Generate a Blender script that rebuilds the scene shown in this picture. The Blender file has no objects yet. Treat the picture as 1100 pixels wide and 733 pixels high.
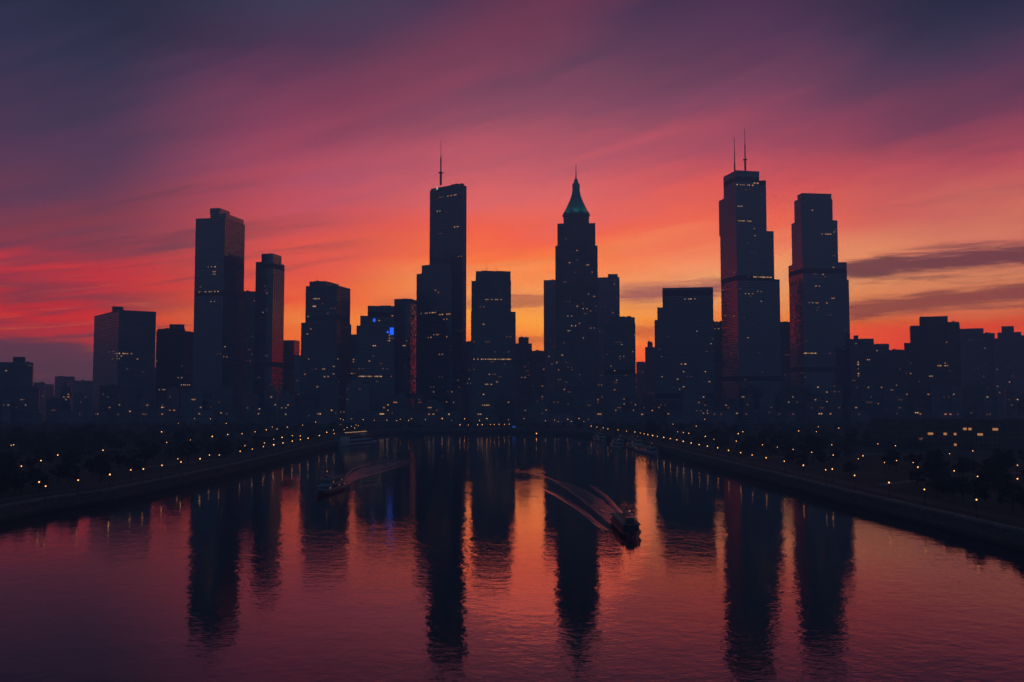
import bpy, bmesh, math, random
from mathutils import Vector, Matrix, noise
R = math.radians
random.seed(7)
S = bpy.context.scene
COL = S.collection

# ------------------------------------------------------------------ camera
CAM_H = 45.0
PITCH = math.atan((425 - 366.5) / 1000.0)          # horizon a little below the middle of the frame
CP, SP = math.cos(PITCH), math.sin(PITCH)
cam = bpy.data.cameras.new('camera')
cam.sensor_width = 36.0
cam.lens = 36.0 * 1000.0 / 1100.0
cam.clip_start = 1.0
cam.clip_end = 20000.0
camo = bpy.data.objects.new('camera', cam)
COL.objects.link(camo)
camo.location = (0, 0, CAM_H)
camo.rotation_euler = (math.pi / 2 + PITCH, 0, 0)
S.camera = camo

# ------------------------------------------------------------------ exposure
S.view_settings.view_transform = 'Standard'
S.view_settings.look = 'None'
S.view_settings.gamma = 1.0
S.view_settings.use_curve_mapping = False
S.view_settings.exposure = 0.0
S.render.engine = 'CYCLES'
try:
    S.cycles.use_denoising = True
    S.cycles.sample_clamp_indirect = 3.0
    S.cycles.max_bounces = 6
    S.cycles.volume_bounces = 0
    S.cycles.transparent_max_bounces = 8
except Exception:
    pass


def lin(c):
    return tuple(((x / 255.0) / 12.92 if x / 255.0 <= 0.04045 else ((x / 255.0 + 0.055) / 1.055) ** 2.4) for x in c)


# ------------------------------------------------------------------ node helper
class N:
    def __init__(self, tree):
        self.t = tree

    def new(self, kind, **props):
        n = self.t.nodes.new(kind)
        for k, v in props.items():
            setattr(n, k, v)
        return n

    def put(self, sock, v):
        if hasattr(v, 'is_output'):
            self.t.links.new(v, sock)
        elif v is not None:
            if isinstance(v, tuple) and len(v) == 3 and getattr(sock, 'type', '') == 'RGBA':
                v = v + (1.0,)
            sock.default_value = v

    def m(self, op, a, b=None, c=None, clamp=False):
        n = self.new('ShaderNodeMath', operation=op, use_clamp=clamp)
        self.put(n.inputs[0], a)
        if b is not None: self.put(n.inputs[1], b)
        if c is not None: self.put(n.inputs[2], c)
        return n.outputs[0]

    def smooth(self, v, a, b, lo=0.0, hi=1.0):
        n = self.new('ShaderNodeMapRange', interpolation_type='SMOOTHSTEP')
        for i, x in enumerate((v, a, b, lo, hi)):
            self.put(n.inputs[i], x)
        return n.outputs[0]

    def rng(self, v, a, b, lo=0.0, hi=1.0):
        n = self.new('ShaderNodeMapRange', interpolation_type='LINEAR')
        n.clamp = True
        for i, x in enumerate((v, a, b, lo, hi)):
            self.put(n.inputs[i], x)
        return n.outputs[0]

    def mix(self, f, a, b, blend='MIX'):
        n = self.new('ShaderNodeMix', data_type='RGBA', blend_type=blend)
        self.put(n.inputs[0], f)
        self.put(n.inputs[6], a)
        self.put(n.inputs[7], b)
        return n.outputs[2]

    def vec(self, x, y, z):
        n = self.new('ShaderNodeCombineXYZ')
        self.put(n.inputs[0], x); self.put(n.inputs[1], y); self.put(n.inputs[2], z)
        return n.outputs[0]

    def noise(self, v, scale=1.0, detail=3.0, rough=0.5, dist=0.0):
        n = self.new('ShaderNodeTexNoise')
        self.put(n.inputs['Vector'], v)
        n.inputs['Scale'].default_value = scale
        n.inputs['Detail'].default_value = detail
        n.inputs['Roughness'].default_value = rough
        n.inputs['Distortion'].default_value = dist
        return n.outputs[0]

    def ramp(self, f, stops):
        n = self.new('ShaderNodeValToRGB')
        n.color_ramp.interpolation = 'EASE' if False else 'LINEAR'
        e = n.color_ramp.elements
        while len(e) > 1: e.remove(e[-1])
        e[0].position = stops[0][0]; e[0].color = lin(stops[0][1]) + (1,)
        for p, c in stops[1:]:
            q = e.new(p); q.color = lin(c) + (1,)
        self.put(n.inputs[0], f)
        return n.outputs[0]


# ------------------------------------------------------------------ sky (world): dusk sky given by direction
SUN_AZ, SUN_EL = 1.5, 6.6
SKY_GAIN = 0.82
HAZE = 0.00035
world = bpy.data.worlds.new('World')
S.world = world
world.use_nodes = True
wt = world.node_tree
wt.nodes.clear()
w = N(wt)
tc = w.new('ShaderNodeTexCoord')
sep = w.new('ShaderNodeSeparateXYZ')
wt.links.new(tc.outputs['Generated'], sep.inputs[0])
dx, dy, dz = sep.outputs
az = w.m('MULTIPLY', w.m('ARCTAN2', dx, dy), 57.29578)            # 0 toward the sunset
el = w.m('MULTIPLY', w.m('ARCSINE', dz), 57.29578)
elc = w.m('MAXIMUM', el, 0.0)
# slow warp so that the colour bands wander instead of running level
fan = w.m('MULTIPLY', w.m('ARCTAN2', elc, w.m('ADD', w.m('MAXIMUM', az, -50.0), 66.0)), 57.29578)      # streaks fan out of the low west
q1 = w.vec(w.m('MULTIPLY', az, 0.035), w.m('MULTIPLY', fan, 0.16), 0.0)
wn1 = w.m('SUBTRACT', w.noise(q1, 1.0, 3.0, 0.5), 0.5)
q2 = w.vec(w.m('MULTIPLY', az, 0.09), w.m('MULTIPLY', fan, 0.80), 3.7)
wn2 = w.m('SUBTRACT', w.noise(q2, 1.0, 4.0, 0.55, 0.4), 0.5)
amp = w.rng(elc, 0.0, 9.0, 0.25, 1.0)
elw = w.m('ADD', elc, w.m('MULTIPLY', amp, w.m('ADD', w.m('MULTIPLY', wn1, 5.4), w.m('MULTIPLY', wn2, 4.2))))
f = w.m('DIVIDE', w.m('MAXIMUM', elw, 0.0), 40.0, clamp=True)


def deg(stops):
    return [(d / 40.0, c) for d, c in stops]


L26 = w.ramp(f, deg([(0, (60, 40, 58)), (1.8, (84, 44, 62)), (3.0, (150, 52, 60)), (4.4, (216, 54, 46)), (5.2, (146, 48, 56)), (6.4, (210, 58, 54)),
                     (7.8, (138, 50, 60)), (9.5, (128, 52, 64)), (11.5, (98, 48, 72)), (13.5, (78, 44, 74)), (16, (56, 40, 70)), (18.5, (36, 36, 66)),
                     (21, (16, 24, 54)), (24, (4, 20, 48)), (40, (6, 20, 44))]))
L14 = w.ramp(f, deg([(0, (190, 60, 50)), (1.5, (240, 72, 40)), (3.0, (252, 106, 46)), (4.4, (252, 136, 68)), (5.6, (248, 100, 58)), (7.2, (240, 92, 70)),
                     (9.0, (222, 84, 78)), (11, (204, 82, 92)), (13, (182, 78, 102)), (15.5, (146, 62, 92)), (18, (104, 44, 80)), (20.5, (66, 34, 70)),
                     (23.5, (50, 46, 78)), (27, (38, 42, 72)), (40, (26, 34, 60))]))
C0 = w.ramp(f, deg([(0, (228, 44, 18)), (1.8, (250, 64, 16)), (3.2, (255, 112, 22)), (4.6, (255, 154, 60)), (6.6, (254, 156, 86)), (8.4, (255, 118, 62)),
                    (10.0, (248, 94, 72)), (12.0, (226, 96, 100)), (14.5, (188, 78, 100)), (17, (134, 58, 90)), (20, (92, 42, 80)), (24, (58, 28, 70)),
                    (28, (50, 44, 78)), (40, (28, 36, 62))]))
R13 = w.ramp(f, deg([(0, (240, 46, 18)), (2.2, (255, 66, 16)), (4.0, (252, 122, 38)), (5.4, (248, 162, 94)), (7.0, (250, 170, 112)), (8.6, (252, 146, 100)),
                     (10.4, (248, 108, 82)), (12.4, (226, 90, 88)), (14.6, (176, 72, 94)), (17, (120, 56, 88)), (20, (80, 38, 76)), (24, (56, 28, 68)),
                     (28, (46, 42, 76)), (40, (28, 36, 62))]))
R26 = w.ramp(f, deg([(0, (214, 42, 22)), (2.0, (244, 54, 20)), (3.6, (236, 72, 34)), (5.0, (232, 128, 82)), (6.6, (238, 148, 98)), (8.6, (220, 126, 98)),
                     (10.4, (210, 104, 94)), (12.4, (186, 80, 90)), (14.4, (118, 54, 80)), (17, (78, 44, 74)), (19.5, (48, 38, 68)), (21.5, (22, 24, 56)),
                     (24, (4, 20, 48)), (40, (6, 20, 44))]))
BACK = w.ramp(w.m('DIVIDE', elc, 90.0, clamp=True),
              [(0, (46, 66, 88)), (0.08, (54, 78, 102)), (0.25, (50, 74, 100)), (0.6, (40, 60, 84)), (1, (32, 50, 74))])
c = w.mix(w.smooth(az, -25, -12), L26, L14)
c = w.mix(w.smooth(az, -13, -1.5), c, C0)
c = w.mix(w.smooth(az, 1.5, 13), c, R13)
c = w.mix(w.smooth(az, 13, 26), c, R26)
gd = w.m('SQRT', w.m('ADD', w.m('POWER', w.m('DIVIDE', w.m('SUBTRACT', az, 2.5), 9.0), 2.0), w.m('POWER', w.m('DIVIDE', w.m('SUBTRACT', elw, 4.0), 2.6), 2.0)))
c = w.mix(w.smooth(gd, 1.0, 0.0, 0.0, 0.40), c, lin((255, 176, 70)) + (1,))
# one broad red streak fanning up across the left of centre
sdv = w.m('SUBTRACT', elc, w.m('ADD', w.m('MULTIPLY', w.m('ADD', az, 6.8), 0.53), w.m('ADD', 18.3, w.m('MULTIPLY', wn2, 5.0))))
sk = w.m('MULTIPLY', w.smooth(w.m('ABSOLUTE', sdv), 4.5, 0.0, 0.0, 0.26), w.m('MULTIPLY', w.smooth(az, -24, -14), w.smooth(az, 14, 2)))
c = w.mix(sk, c, lin((160, 52, 76)) + (1,))
# fine streaks of thin cloud, darker and duskier than the glow behind
q3 = w.vec(w.m('MULTIPLY', az, 0.055), w.m('MULTIPLY', fan, 0.78), 9.1)
st = w.noise(q3, 1.0, 5.0, 0.58, 0.6)
stm = w.m('MULTIPLY', w.smooth(st, 0.50, 0.74), w.m('MULTIPLY', w.smooth(elc, 16, 9), w.smooth(elc, 0.5, 3)))
side = w.m('ADD', w.smooth(az, -6, -20, 0.12, 0.9), w.smooth(az, 8, 22, 0.0, 0.25))
c = w.mix(w.m('MULTIPLY', stm, side), c, lin((84, 44, 62)) + (1,))
q4 = w.vec(w.m('MULTIPLY', az, 0.12), w.m('MULTIPLY', fan, 1.7), 21.0)
bri = w.smooth(w.noise(q4, 1.0, 4.0, 0.6, 0.5), 0.52, 0.75)
c = w.mix(w.m('MULTIPLY', bri, w.m('MULTIPLY', w.smooth(elc, 10, 5), 0.24)), c, lin((255, 140, 84)) + (1,))


# low cloud banks with ragged lower edges
def bank(c, a0, a1, e0, slope, half, seed, amount, colour, fade=3.0):
    qa = w.vec(w.m('MULTIPLY', az, 0.22), w.m('MULTIPLY', elc, 2.4), seed)
    wob = w.m('SUBTRACT', w.noise(qa, 1.0, 6.0, 0.66, 0.7), 0.5)
    line = w.m('ADD', w.m('MULTIPLY', w.m('SUBTRACT', az, a0), slope), e0)
    d = w.m('ABSOLUTE', w.m('ADD', w.m('SUBTRACT', elc, line), w.m('MULTIPLY', wob, 1.9)))
    thick = w.m('MULTIPLY', w.smooth(az, a0, a0 + fade), w.smooth(az, a1, a1 - fade))
    k = w.smooth(w.m('SUBTRACT', w.m('MULTIPLY', thick, half), d), -0.35, 0.45)
    return w.mix(w.m('MULTIPLY', w.m('MULTIPLY', k, amount), w.smooth(thick, 0.0, 0.3)), c, lin(colour) + (1,))


c = bank(c, 17.5, 60, 7.2, 0.035, 0.70, 1.3, 0.92, (92, 40, 46), 4.0)
c = bank(c, 17.0, 60, 4.7, 0.07, 0.60, 5.9, 0.80, (116, 40, 42), 4.0)
c = bank(c, 4.5, 15.0, 6.0, 0.05, 0.55, 8.4, 0.85, (138, 62, 74), 3.0)
c = bank(c, -3.5, 5.5, 5.7, 0.02, 0.40, 14.2, 0.75, (150, 62, 58), 2.0)
c = bank(c, -3.0, 4.5, 3.3, 0.0, 0.34, 24.2, 0.65, (160, 50, 34), 2.0)
c = bank(c, -9.0, -3.5, 5.6, 0.02, 0.30, 27.2, 0.6, (176, 70, 60), 2.0)
c = bank(c, 6.0, 9.5, 3.9, 0.0, 0.35, 17.2, 0.6, (170, 60, 50), 1.2)
c = bank(c, -60, -21.0, 1.2, 0.0, 1.9, 11.7, 0.85, (74, 44, 62), 5.0)
# the dull eastern half of the sky
c = w.mix(w.smooth(w.m('ABSOLUTE', az), 32, 85), c, BACK)
c = w.mix(w.smooth(elc, 30, 60), c, BACK)
nish = w.new('ShaderNodeTexSky', sky_type='NISHITA', sun_disc=False)
nish.sun_elevation = R(SUN_EL)
nish.sun_rotation = R(SUN_AZ)
nish.air_density = 1.0
nish.dust_density = 2.0
bg1 = w.new('ShaderNodeBackground')
wt.links.new(nish.outputs[0], bg1.inputs[0])
bg1.inputs[1].default_value = 0.004
bg2 = w.new('ShaderNodeBackground')
hs = w.new('ShaderNodeHueSaturation')
hs.inputs['Saturation'].default_value = 1.05
w.put(hs.inputs['Color'], c)
wt.links.new(hs.outputs[0], bg2.inputs[0])
# the glow is strongest through the longest air path (the haze box below dims it again)
airpath = w.m('MINIMUM', w.m('DIVIDE', 455.0, w.m('MAXIMUM', dz, 0.01)), 3400.0)
w.put(bg2.inputs[1], w.m('MULTIPLY', w.m('EXPONENT', w.m('MULTIPLY', airpath, HAZE)), SKY_GAIN))
add = w.new('ShaderNodeAddShader')
wt.links.new(bg1.outputs[0], add.inputs[0]); wt.links.new(bg2.outputs[0], add.inputs[1])
wo = w.new('ShaderNodeOutputWorld')
wt.links.new(add.outputs[0], wo.inputs[0])
world.cycles.sampling_method = 'MANUAL'
world.cycles.sample_map_resolution = 1024

# ------------------------------------------------------------------ the last of the sun, behind the skyline
sun = bpy.data.lights.new('sun', 'SUN')
sun.energy = 0.085
sun.angle = R(14.0)
sun.color = (1.0, 0.115, 0.03)
suno = bpy.data.objects.new('sun', sun)
COL.objects.link(suno)
sd = Vector((math.sin(R(SUN_AZ)) * math.cos(R(SUN_EL)), math.cos(R(SUN_AZ)) * math.cos(R(SUN_EL)), math.sin(R(SUN_EL))))
suno.rotation_euler = sd.to_track_quat('Z', 'Y').to_euler()
suno.location = sd * 500


# ------------------------------------------------------------------ pixel helpers (read off the photo, 1100 x 733)
def ray(u, v):
    a, b = (u - 550.0) / 1000.0, (366.5 - v) / 1000.0
    return Vector((a, CP - b * SP, SP + b * CP))


def at(u, v, Y):
    d = ray(u, v)
    return Vector((d.x / d.y * Y, Y, CAM_H + d.z / d.y * Y))


def onz(u, v, z=0.0):
    d = ray(u, v)
    k = (z - CAM_H) / d.z
    return Vector((d.x * k, d.y * k, z))


def px(p):
    q = Vector(p) - Vector((0, 0, CAM_H))
    fwd = q.y * CP + q.z * SP
    up = -q.y * SP + q.z * CP
    return 550 + 1000 * q.x / fwd, 366.5 - 1000 * up / fwd


# ------------------------------------------------------------------ object helpers
def link(name, me, mat=None, parent=None, loc=(0, 0, 0)):
    o = bpy.data.objects.new(name, me)
    COL.objects.link(o)
    if mat is not None and me is not None and len(me.materials) == 0:
        me.materials.append(mat)
    o.location = loc
    if parent is not None:
        o.parent = parent
    return o


def thing(name, label, cat, loc=(0, 0, 0), rz=0.0, group=None, kind=None):
    o = bpy.data.objects.new(name, None)
    o.empty_display_size = 1.0
    COL.objects.link(o)
    o.location = loc
    o.rotation_euler = (0, 0, rz)
    tag(o, label, cat, group, kind)
    return o


def tag(o, label=None, cat=None, group=None, kind=None):
    if label: o['label'] = label
    if cat: o['category'] = cat
    if group: o['group'] = group
    if kind: o['kind'] = kind
    return o


def mesh(name, verts, faces, smooth=False):
    me = bpy.data.meshes.new(name)
    me.from_pydata([tuple(v) for v in verts], [], faces)
    if smooth:
        for p in me.polygons: p.use_smooth = True
    me.update()
    return me


class MB:
    def __init__(self):
        self.v, self.f, self.uv = [], [], []

    def quad(self, a, b, c_, d, uv=None):
        i = len(self.v)
        self.v += [a, b, c_, d]
        self.f.append((i, i + 1, i + 2, i + 3))
        self.uv.append(uv or [(0, 0)] * 4)

    def poly(self, pts, uv=None):
        i = len(self.v)
        self.v += list(pts)
        self.f.append(tuple(range(i, i + len(pts))))
        self.uv.append(uv or [(0, 0)] * len(pts))

    def box(self, cx, cy, z0, sx, sy, z1, rot=0.0, bottom=False):
        cr, sr = math.cos(rot), math.sin(rot)
        P = [(cx + x * cr - y * sr, cy + x * sr + y * cr) for x, y in ((-sx / 2, -sy / 2), (sx / 2, -sy / 2), (sx / 2, sy / 2), (-sx / 2, sy / 2))]
        self.prism(P, z0, z1, bottom)

    def prism(self, P, z0, z1, bottom=False, top=True):
        n = len(P)
        run = 0.0
        for i in range(n):
            a, b = P[i], P[(i + 1) % n]
            l = math.hypot(b[0] - a[0], b[1] - a[1])
            self.quad((a[0], a[1], z0), (b[0], b[1], z0), (b[0], b[1], z1), (a[0], a[1], z1),
                      [(run, z0), (run + l, z0), (run + l, z1), (run, z1)])
            run += l + 7.0
        if top:
            self.poly([(p[0], p[1], z1) for p in P], [(-50, -50)] * n)
        if bottom:
            self.poly([(p[0], p[1], z0) for p in reversed(P)], [(-50, -50)] * n)

    def tube(self, a, b, r0, r1, n=8, cap=True):
        a, b = Vector(a), Vector(b)
        d = (b - a).normalized()
        s = d.orthogonal().normalized(); t = d.cross(s)
        A = [a + (s * math.cos(2 * math.pi * k / n) + t * math.sin(2 * math.pi * k / n)) * r0 for k in range(n)]
        B = [b + (s * math.cos(2 * math.pi * k / n) + t * math.sin(2 * math.pi * k / n)) * r1 for k in range(n)]
        for k in range(n):
            self.quad(A[k], A[(k + 1) % n], B[(k + 1) % n], B[k])
        if cap:
            self.poly(B); self.poly(list(reversed(A)))

    def lathe(self, prof, n=16, cx=0.0, cy=0.0, rot=0.0):
        for (r0, z0), (r1, z1) in zip(prof, prof[1:]):
            for k in range(n):
                a0, a1 = rot + 2 * math.pi * k / n, rot + 2 * math.pi * (k + 1) / n
                p = lambda r, a, z: (cx + r * math.cos(a), cy + r * math.sin(a), z)
                self.quad(p(r0, a0, z0), p(r0, a1, z0), p(r1, a1, z1), p(r1, a0, z1))

    def build(self, name, mat=None, parent=None, loc=(0, 0, 0), smooth=False, weld=False):
        me = mesh(name, self.v, self.f, smooth)
        l = me.uv_layers.new(name='uv')
        k = 0
        for u in self.uv:
            for q in u:
                l.data[k].uv = q; k += 1
        if weld:
            bm = bmesh.new(); bm.from_mesh(me)
            bmesh.ops.remove_doubles(bm, verts=bm.verts, dist=0.001)
            bm.to_mesh(me); bm.free()
        return link(name, me, mat, parent, loc)


def ordinal(n):
    ones = ['', 'first', 'second', 'third', 'fourth', 'fifth', 'sixth', 'seventh', 'eighth', 'ninth', 'tenth', 'eleventh', 'twelfth', 'thirteenth',
            'fourteenth', 'fifteenth', 'sixteenth', 'seventeenth', 'eighteenth', 'nineteenth']
    if n < 20: return ones[n]
    t, r = divmod(n, 10)
    tens = {2: 'twenty', 3: 'thirty', 4: 'forty'}[t]
    return tens + '-' + ones[r] if r else {2: 'twentieth', 3: 'thirtieth', 4: 'fortieth'}[t]


# ------------------------------------------------------------------ materials
def pmat(name, base, rough=0.7, metallic=0.0, spec=0.4, emit=None, estr=0.0, var=0.0, vscale=0.2, bump=0.0):
    m = bpy.data.materials.new(name)
    m.use_nodes = True
    n = N(m.node_tree)
    b = m.node_tree.nodes['Principled BSDF']
    b.inputs['Roughness'].default_value = rough
    b.inputs['Metallic'].default_value = metallic
    b.inputs['Specular IOR Level'].default_value = spec
    b.inputs['Base Color'].default_value = tuple(base) + (1,)
    if var or bump:
        g = n.new('ShaderNodeTexCoord')
        nz = n.noise(g.outputs['Object'], vscale, 5.0, 0.6)
        if var:
            lo = tuple(x * (1 - var) for x in base); hi = tuple(min(1, x * (1 + var)) for x in base)
            n.put(b.inputs['Base Color'], n.mix(n.smooth(nz, 0.3, 0.7), lo + (1,), hi + (1,)))
        if bump:
            bp = n.new('ShaderNodeBump')
            bp.inputs['Distance'].default_value = bump
            n.put(bp.inputs['Height'], n.noise(g.outputs['Object'], vscale * 6, 4.0, 0.6))
            n.put(b.inputs['Normal'], bp.outputs[0])
    if emit:
        b.inputs['Emission Color'].default_value = tuple(emit) + (1,)
        b.inputs['Emission Strength'].default_value = estr
    return m


def facade(name, wall, glass, floor_h=3.9, bay=3.0, band=0.45, mull=0.22, grough=0.09, tilt=0.03, spec=0.5, wr=0.75, ior=1.7):
    """Curtain wall: strips of glass between spandrels and mullions; every pane sits a touch off true."""
    m = bpy.data.materials.new(name)
    m.use_nodes = True
    n = N(m.node_tree)
    b = m.node_tree.nodes['Principled BSDF']
    uv = n.new('ShaderNodeUVMap')
    sp = n.new('ShaderNodeSeparateXYZ')
    m.node_tree.links.new(uv.outputs[0], sp.inputs[0])
    u = n.m('DIVIDE', sp.outputs[0], bay); v = n.m('DIVIDE', sp.outputs[1], floor_h)
    fu, fv = n.m('FRACT', u), n.m('FRACT', v)
    mask = n.m('MULTIPLY', n.m('GREATER_THAN', fv, band), n.m('GREATER_THAN', fu, mull))
    mask = n.m('MULTIPLY', mask, n.m('GREATER_THAN', sp.outputs[1], -20.0))
    oi = n.new('ShaderNodeObjectInfo'); ol = n.new('ShaderNodeSeparateXYZ')
    m.node_tree.links.new(oi.outputs['Location'], ol.inputs[0])
    plant = n.m('GREATER_THAN', n.m('FRACT', n.m('DIVIDE', n.m('ADD', n.m('FLOOR', v), n.m('FLOOR', n.m('ADD', ol.outputs[0], 3000.0))), 41.0)), 0.04)
    mask = n.m('MULTIPLY', mask, plant)
    cell = n.vec(n.m('FLOOR', u), n.m('FLOOR', v), 0.0)
    wn = n.new('ShaderNodeTexWhiteNoise', noise_dimensions='3D')
    m.node_tree.links.new(cell, wn.inputs['Vector'])
    rv, rc = wn.outputs['Value'], wn.outputs['Color']
    g2 = tuple(x * 2.2 for x in glass)
    wf = n.new('ShaderNodeTexWhiteNoise', noise_dimensions='1D')
    n.put(wf.inputs['W'], n.m('FLOOR', v))
    gc = n.mix(n.m('MULTIPLY', n.m('ADD', rv, wf.outputs['Value']), 0.5), glass + (1,), g2 + (1,))
    ob = n.new('ShaderNodeTexCoord')
    st = n.noise(ob.outputs['Object'], 0.06, 4.0, 0.6)
    wc = n.mix(n.smooth(st, 0.3, 0.7), tuple(x * 0.75 for x in wall) + (1,), tuple(x * 1.2 for x in wall) + (1,))
    wc = n.mix(n.m('SUBTRACT', 1.0, plant), wc, tuple(x * 0.7 for x in wall) + (1,))
    n.put(b.inputs['Base Color'], n.mix(mask, wc, gc))
    n.put(b.inputs['Roughness'], n.rng(mask, 0, 1, wr, grough))
    n.put(b.inputs['Specular IOR Level'], n.rng(mask, 0, 1, 0.3, spec))
    n.put(b.inputs['IOR'], n.rng(mask, 0, 1, 1.45, ior))
    geo = n.new('ShaderNodeNewGeometry')
    off = n.new('ShaderNodeVectorMath', operation='MULTIPLY_ADD')
    m.node_tree.links.new(rc, off.inputs[0])
    s = n.m('MULTIPLY', mask, tilt)
    m.node_tree.links.new(n.vec(s, s, s), off.inputs[1])
    h = n.m('MULTIPLY', mask, -tilt / 2)
    m.node_tree.links.new(n.vec(h, h, h), off.inputs[2])
    ad = n.new('ShaderNodeVectorMath', operation='ADD')
    m.node_tree.links.new(off.outputs[0], ad.inputs[0]); m.node_tree.links.new(geo.outputs['Normal'], ad.inputs[1])
    nm = n.new('ShaderNodeVectorMath', operation='NORMALIZE')
    m.node_tree.links.new(ad.outputs[0], nm.inputs[0])
    m.node_tree.links.new(nm.outputs[0], b.inputs['Normal'])
    return m


F_GLASS = facade('blue glass curtain wall', (0.075, 0.078, 0.085), (0.010, 0.013, 0.020), band=0.22, mull=0.08, grough=0.07, ior=1.95)
F_DARK = facade('dark glass curtain wall', (0.055, 0.055, 0.062), (0.008, 0.010, 0.014), band=0.30, mull=0.12, grough=0.10, ior=1.8)
F_MIRROR = facade('mirror glass curtain wall', (0.05, 0.052, 0.06), (0.010, 0.013, 0.018), band=0.24, mull=0.07, grough=0.06, ior=2.0, tilt=0.04)
F_STONE = facade('stone facade', (0.16, 0.14, 0.125), (0.014, 0.015, 0.018), band=0.5, mull=0.5, grough=0.15, spec=0.5)
F_CONC = facade('concrete facade', (0.13, 0.13, 0.13), (0.014, 0.016, 0.02), band=0.52, mull=0.3, grough=0.15, spec=0.5)
F_PALE = facade('haze-paled facade', (0.20, 0.185, 0.185), (0.03, 0.03, 0.033), band=0.55, mull=0.55, grough=0.3, spec=0.5)  # pale walls, colour lightened further to stand in for haze on low and rear blocks
F_BRICK = facade('brick facade', (0.11, 0.075, 0.06), (0.014, 0.015, 0.018), band=0.5, mull=0.55, grough=0.2, spec=0.5)
M_ROOF = pmat('roofing felt', (0.06, 0.06, 0.062), 0.9, var=0.3, vscale=0.1)
M_PLANT = pmat('grey louvred metal', (0.10, 0.10, 0.105), 0.6, var=0.2, vscale=0.3)
M_STEEL = pmat('painted mast steel', (0.08, 0.07, 0.07), 0.5, 0.3)
M_TRIM = pmat('metal trim', (0.10, 0.10, 0.11), 0.35, 0.6)
M_COPPER = pmat('green copper roof', (0.06, 0.24, 0.24), 0.55, 0.0, var=0.3, vscale=0.4)
M_WIN = [pmat('lit window glow %s' % k, (0.3, 0.2, 0.1), 0.5, emit=e, estr=s) for k, e, s in
         (('amber', (1.0, 0.42, 0.14), 0.5), ('warm', (1.0, 0.50, 0.20), 0.85), ('pale', (1.0, 0.60, 0.32), 0.36), ('dim', (1.0, 0.34, 0.12), 0.13))]
for _m in M_WIN: _m.cycles.emission_sampling = 'NONE'
M_BLUE = pmat('blue light panel', (0.05, 0.1, 0.4), 0.5, emit=(0.02, 0.12, 1.0), estr=1.6)
M_EMBLEM = pmat('white emblem glow', (0.6, 0.6, 0.6), 0.5, emit=(1, 0.8, 0.7), estr=0.7)
M_BEACON = pmat('red beacon glow', (0.4, 0.05, 0.05), 0.5, emit=(1, 0.08, 0.05), estr=1.5)
M_LAMP = pmat('lamp glow white', (0.8, 0.7, 0.5), 0.5, emit=(1.0, 0.42, 0.13), estr=3.4)
M_LAMPO = pmat('lamp glow amber', (0.8, 0.6, 0.4), 0.5, emit=(1.0, 0.40, 0.12), estr=4.6)
M_POLE = pmat('black iron post', (0.02, 0.02, 0.022), 0.5, 0.3)
M_LEAF = pmat('leaves', (0.045, 0.055, 0.025), 0.7, var=0.45, vscale=0.6)
M_LEAF2 = pmat('leaves brown', (0.06, 0.05, 0.03), 0.7, var=0.45, vscale=0.6)
M_BARK = pmat('bark', (0.06, 0.05, 0.04), 0.9, var=0.3, vscale=1.5)
M_GRASS = pmat('park grass', (0.022, 0.032, 0.016), 0.95, var=0.5, vscale=0.03)
M_ASPH = pmat('asphalt', (0.05, 0.05, 0.052), 0.85, var=0.25, vscale=0.15)
M_PAVE = pmat('quay paving', (0.16, 0.155, 0.15), 0.8, var=0.25, vscale=0.2)
M_WALL = pmat('quay stone', (0.05, 0.05, 0.05), 0.85, var=0.4, vscale=0.25, bump=0.08)
_n = N(M_WALL.node_tree); _b = M_WALL.node_tree.nodes['Principled BSDF']
_g = _n.new('ShaderNodeNewGeometry'); _s = _n.new('ShaderNodeSeparateXYZ'); M_WALL.node_tree.links.new(_g.outputs['Position'], _s.inputs[0])
_br = _n.new('ShaderNodeTexBrick'); _n.put(_br.inputs['Vector'], _n.vec(_s.outputs[1], _s.outputs[2], 0.0))
_br.inputs['Scale'].default_value = 1.0; _br.inputs['Brick Width'].default_value = 2.2; _br.inputs['Row Height'].default_value = 0.8; _br.inputs['Mortar Size'].default_value = 0.03
_br.inputs['Color1'].default_value = (0.05, 0.048, 0.046, 1); _br.inputs['Color2'].default_value = (0.085, 0.08, 0.075, 1); _br.inputs['Mortar'].default_value = (0.02, 0.02, 0.02, 1)
_tide = _n.smooth(_n.m('ADD', _s.outputs[2], _n.m('MULTIPLY', _n.noise(_g.outputs['Position'], 0.3, 4.0, 0.6), 1.2)), 1.4, 2.2)
_n.put(_b.inputs['Base Color'], _n.mix(_tide, (0.018, 0.024, 0.016, 1), _br.outputs[0]))
M_HULL = pmat('dark hull paint', (0.02, 0.028, 0.045), 0.3)
M_BOAT = pmat('dull boat paint', (0.24, 0.25, 0.28), 0.35, var=0.15, vscale=0.5)
M_WHITE = pmat('boat white paint', (0.45, 0.45, 0.46), 0.35, var=0.1, vscale=0.5)
M_DECK = pmat('deck planking', (0.16, 0.12, 0.09), 0.7, var=0.2, vscale=1.0)
M_CANOPY = pmat('blue canopy', (0.05, 0.08, 0.14), 0.5)
M_BGLASS = pmat('boat glass', (0.01, 0.012, 0.016), 0.05, spec=0.8)


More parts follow.
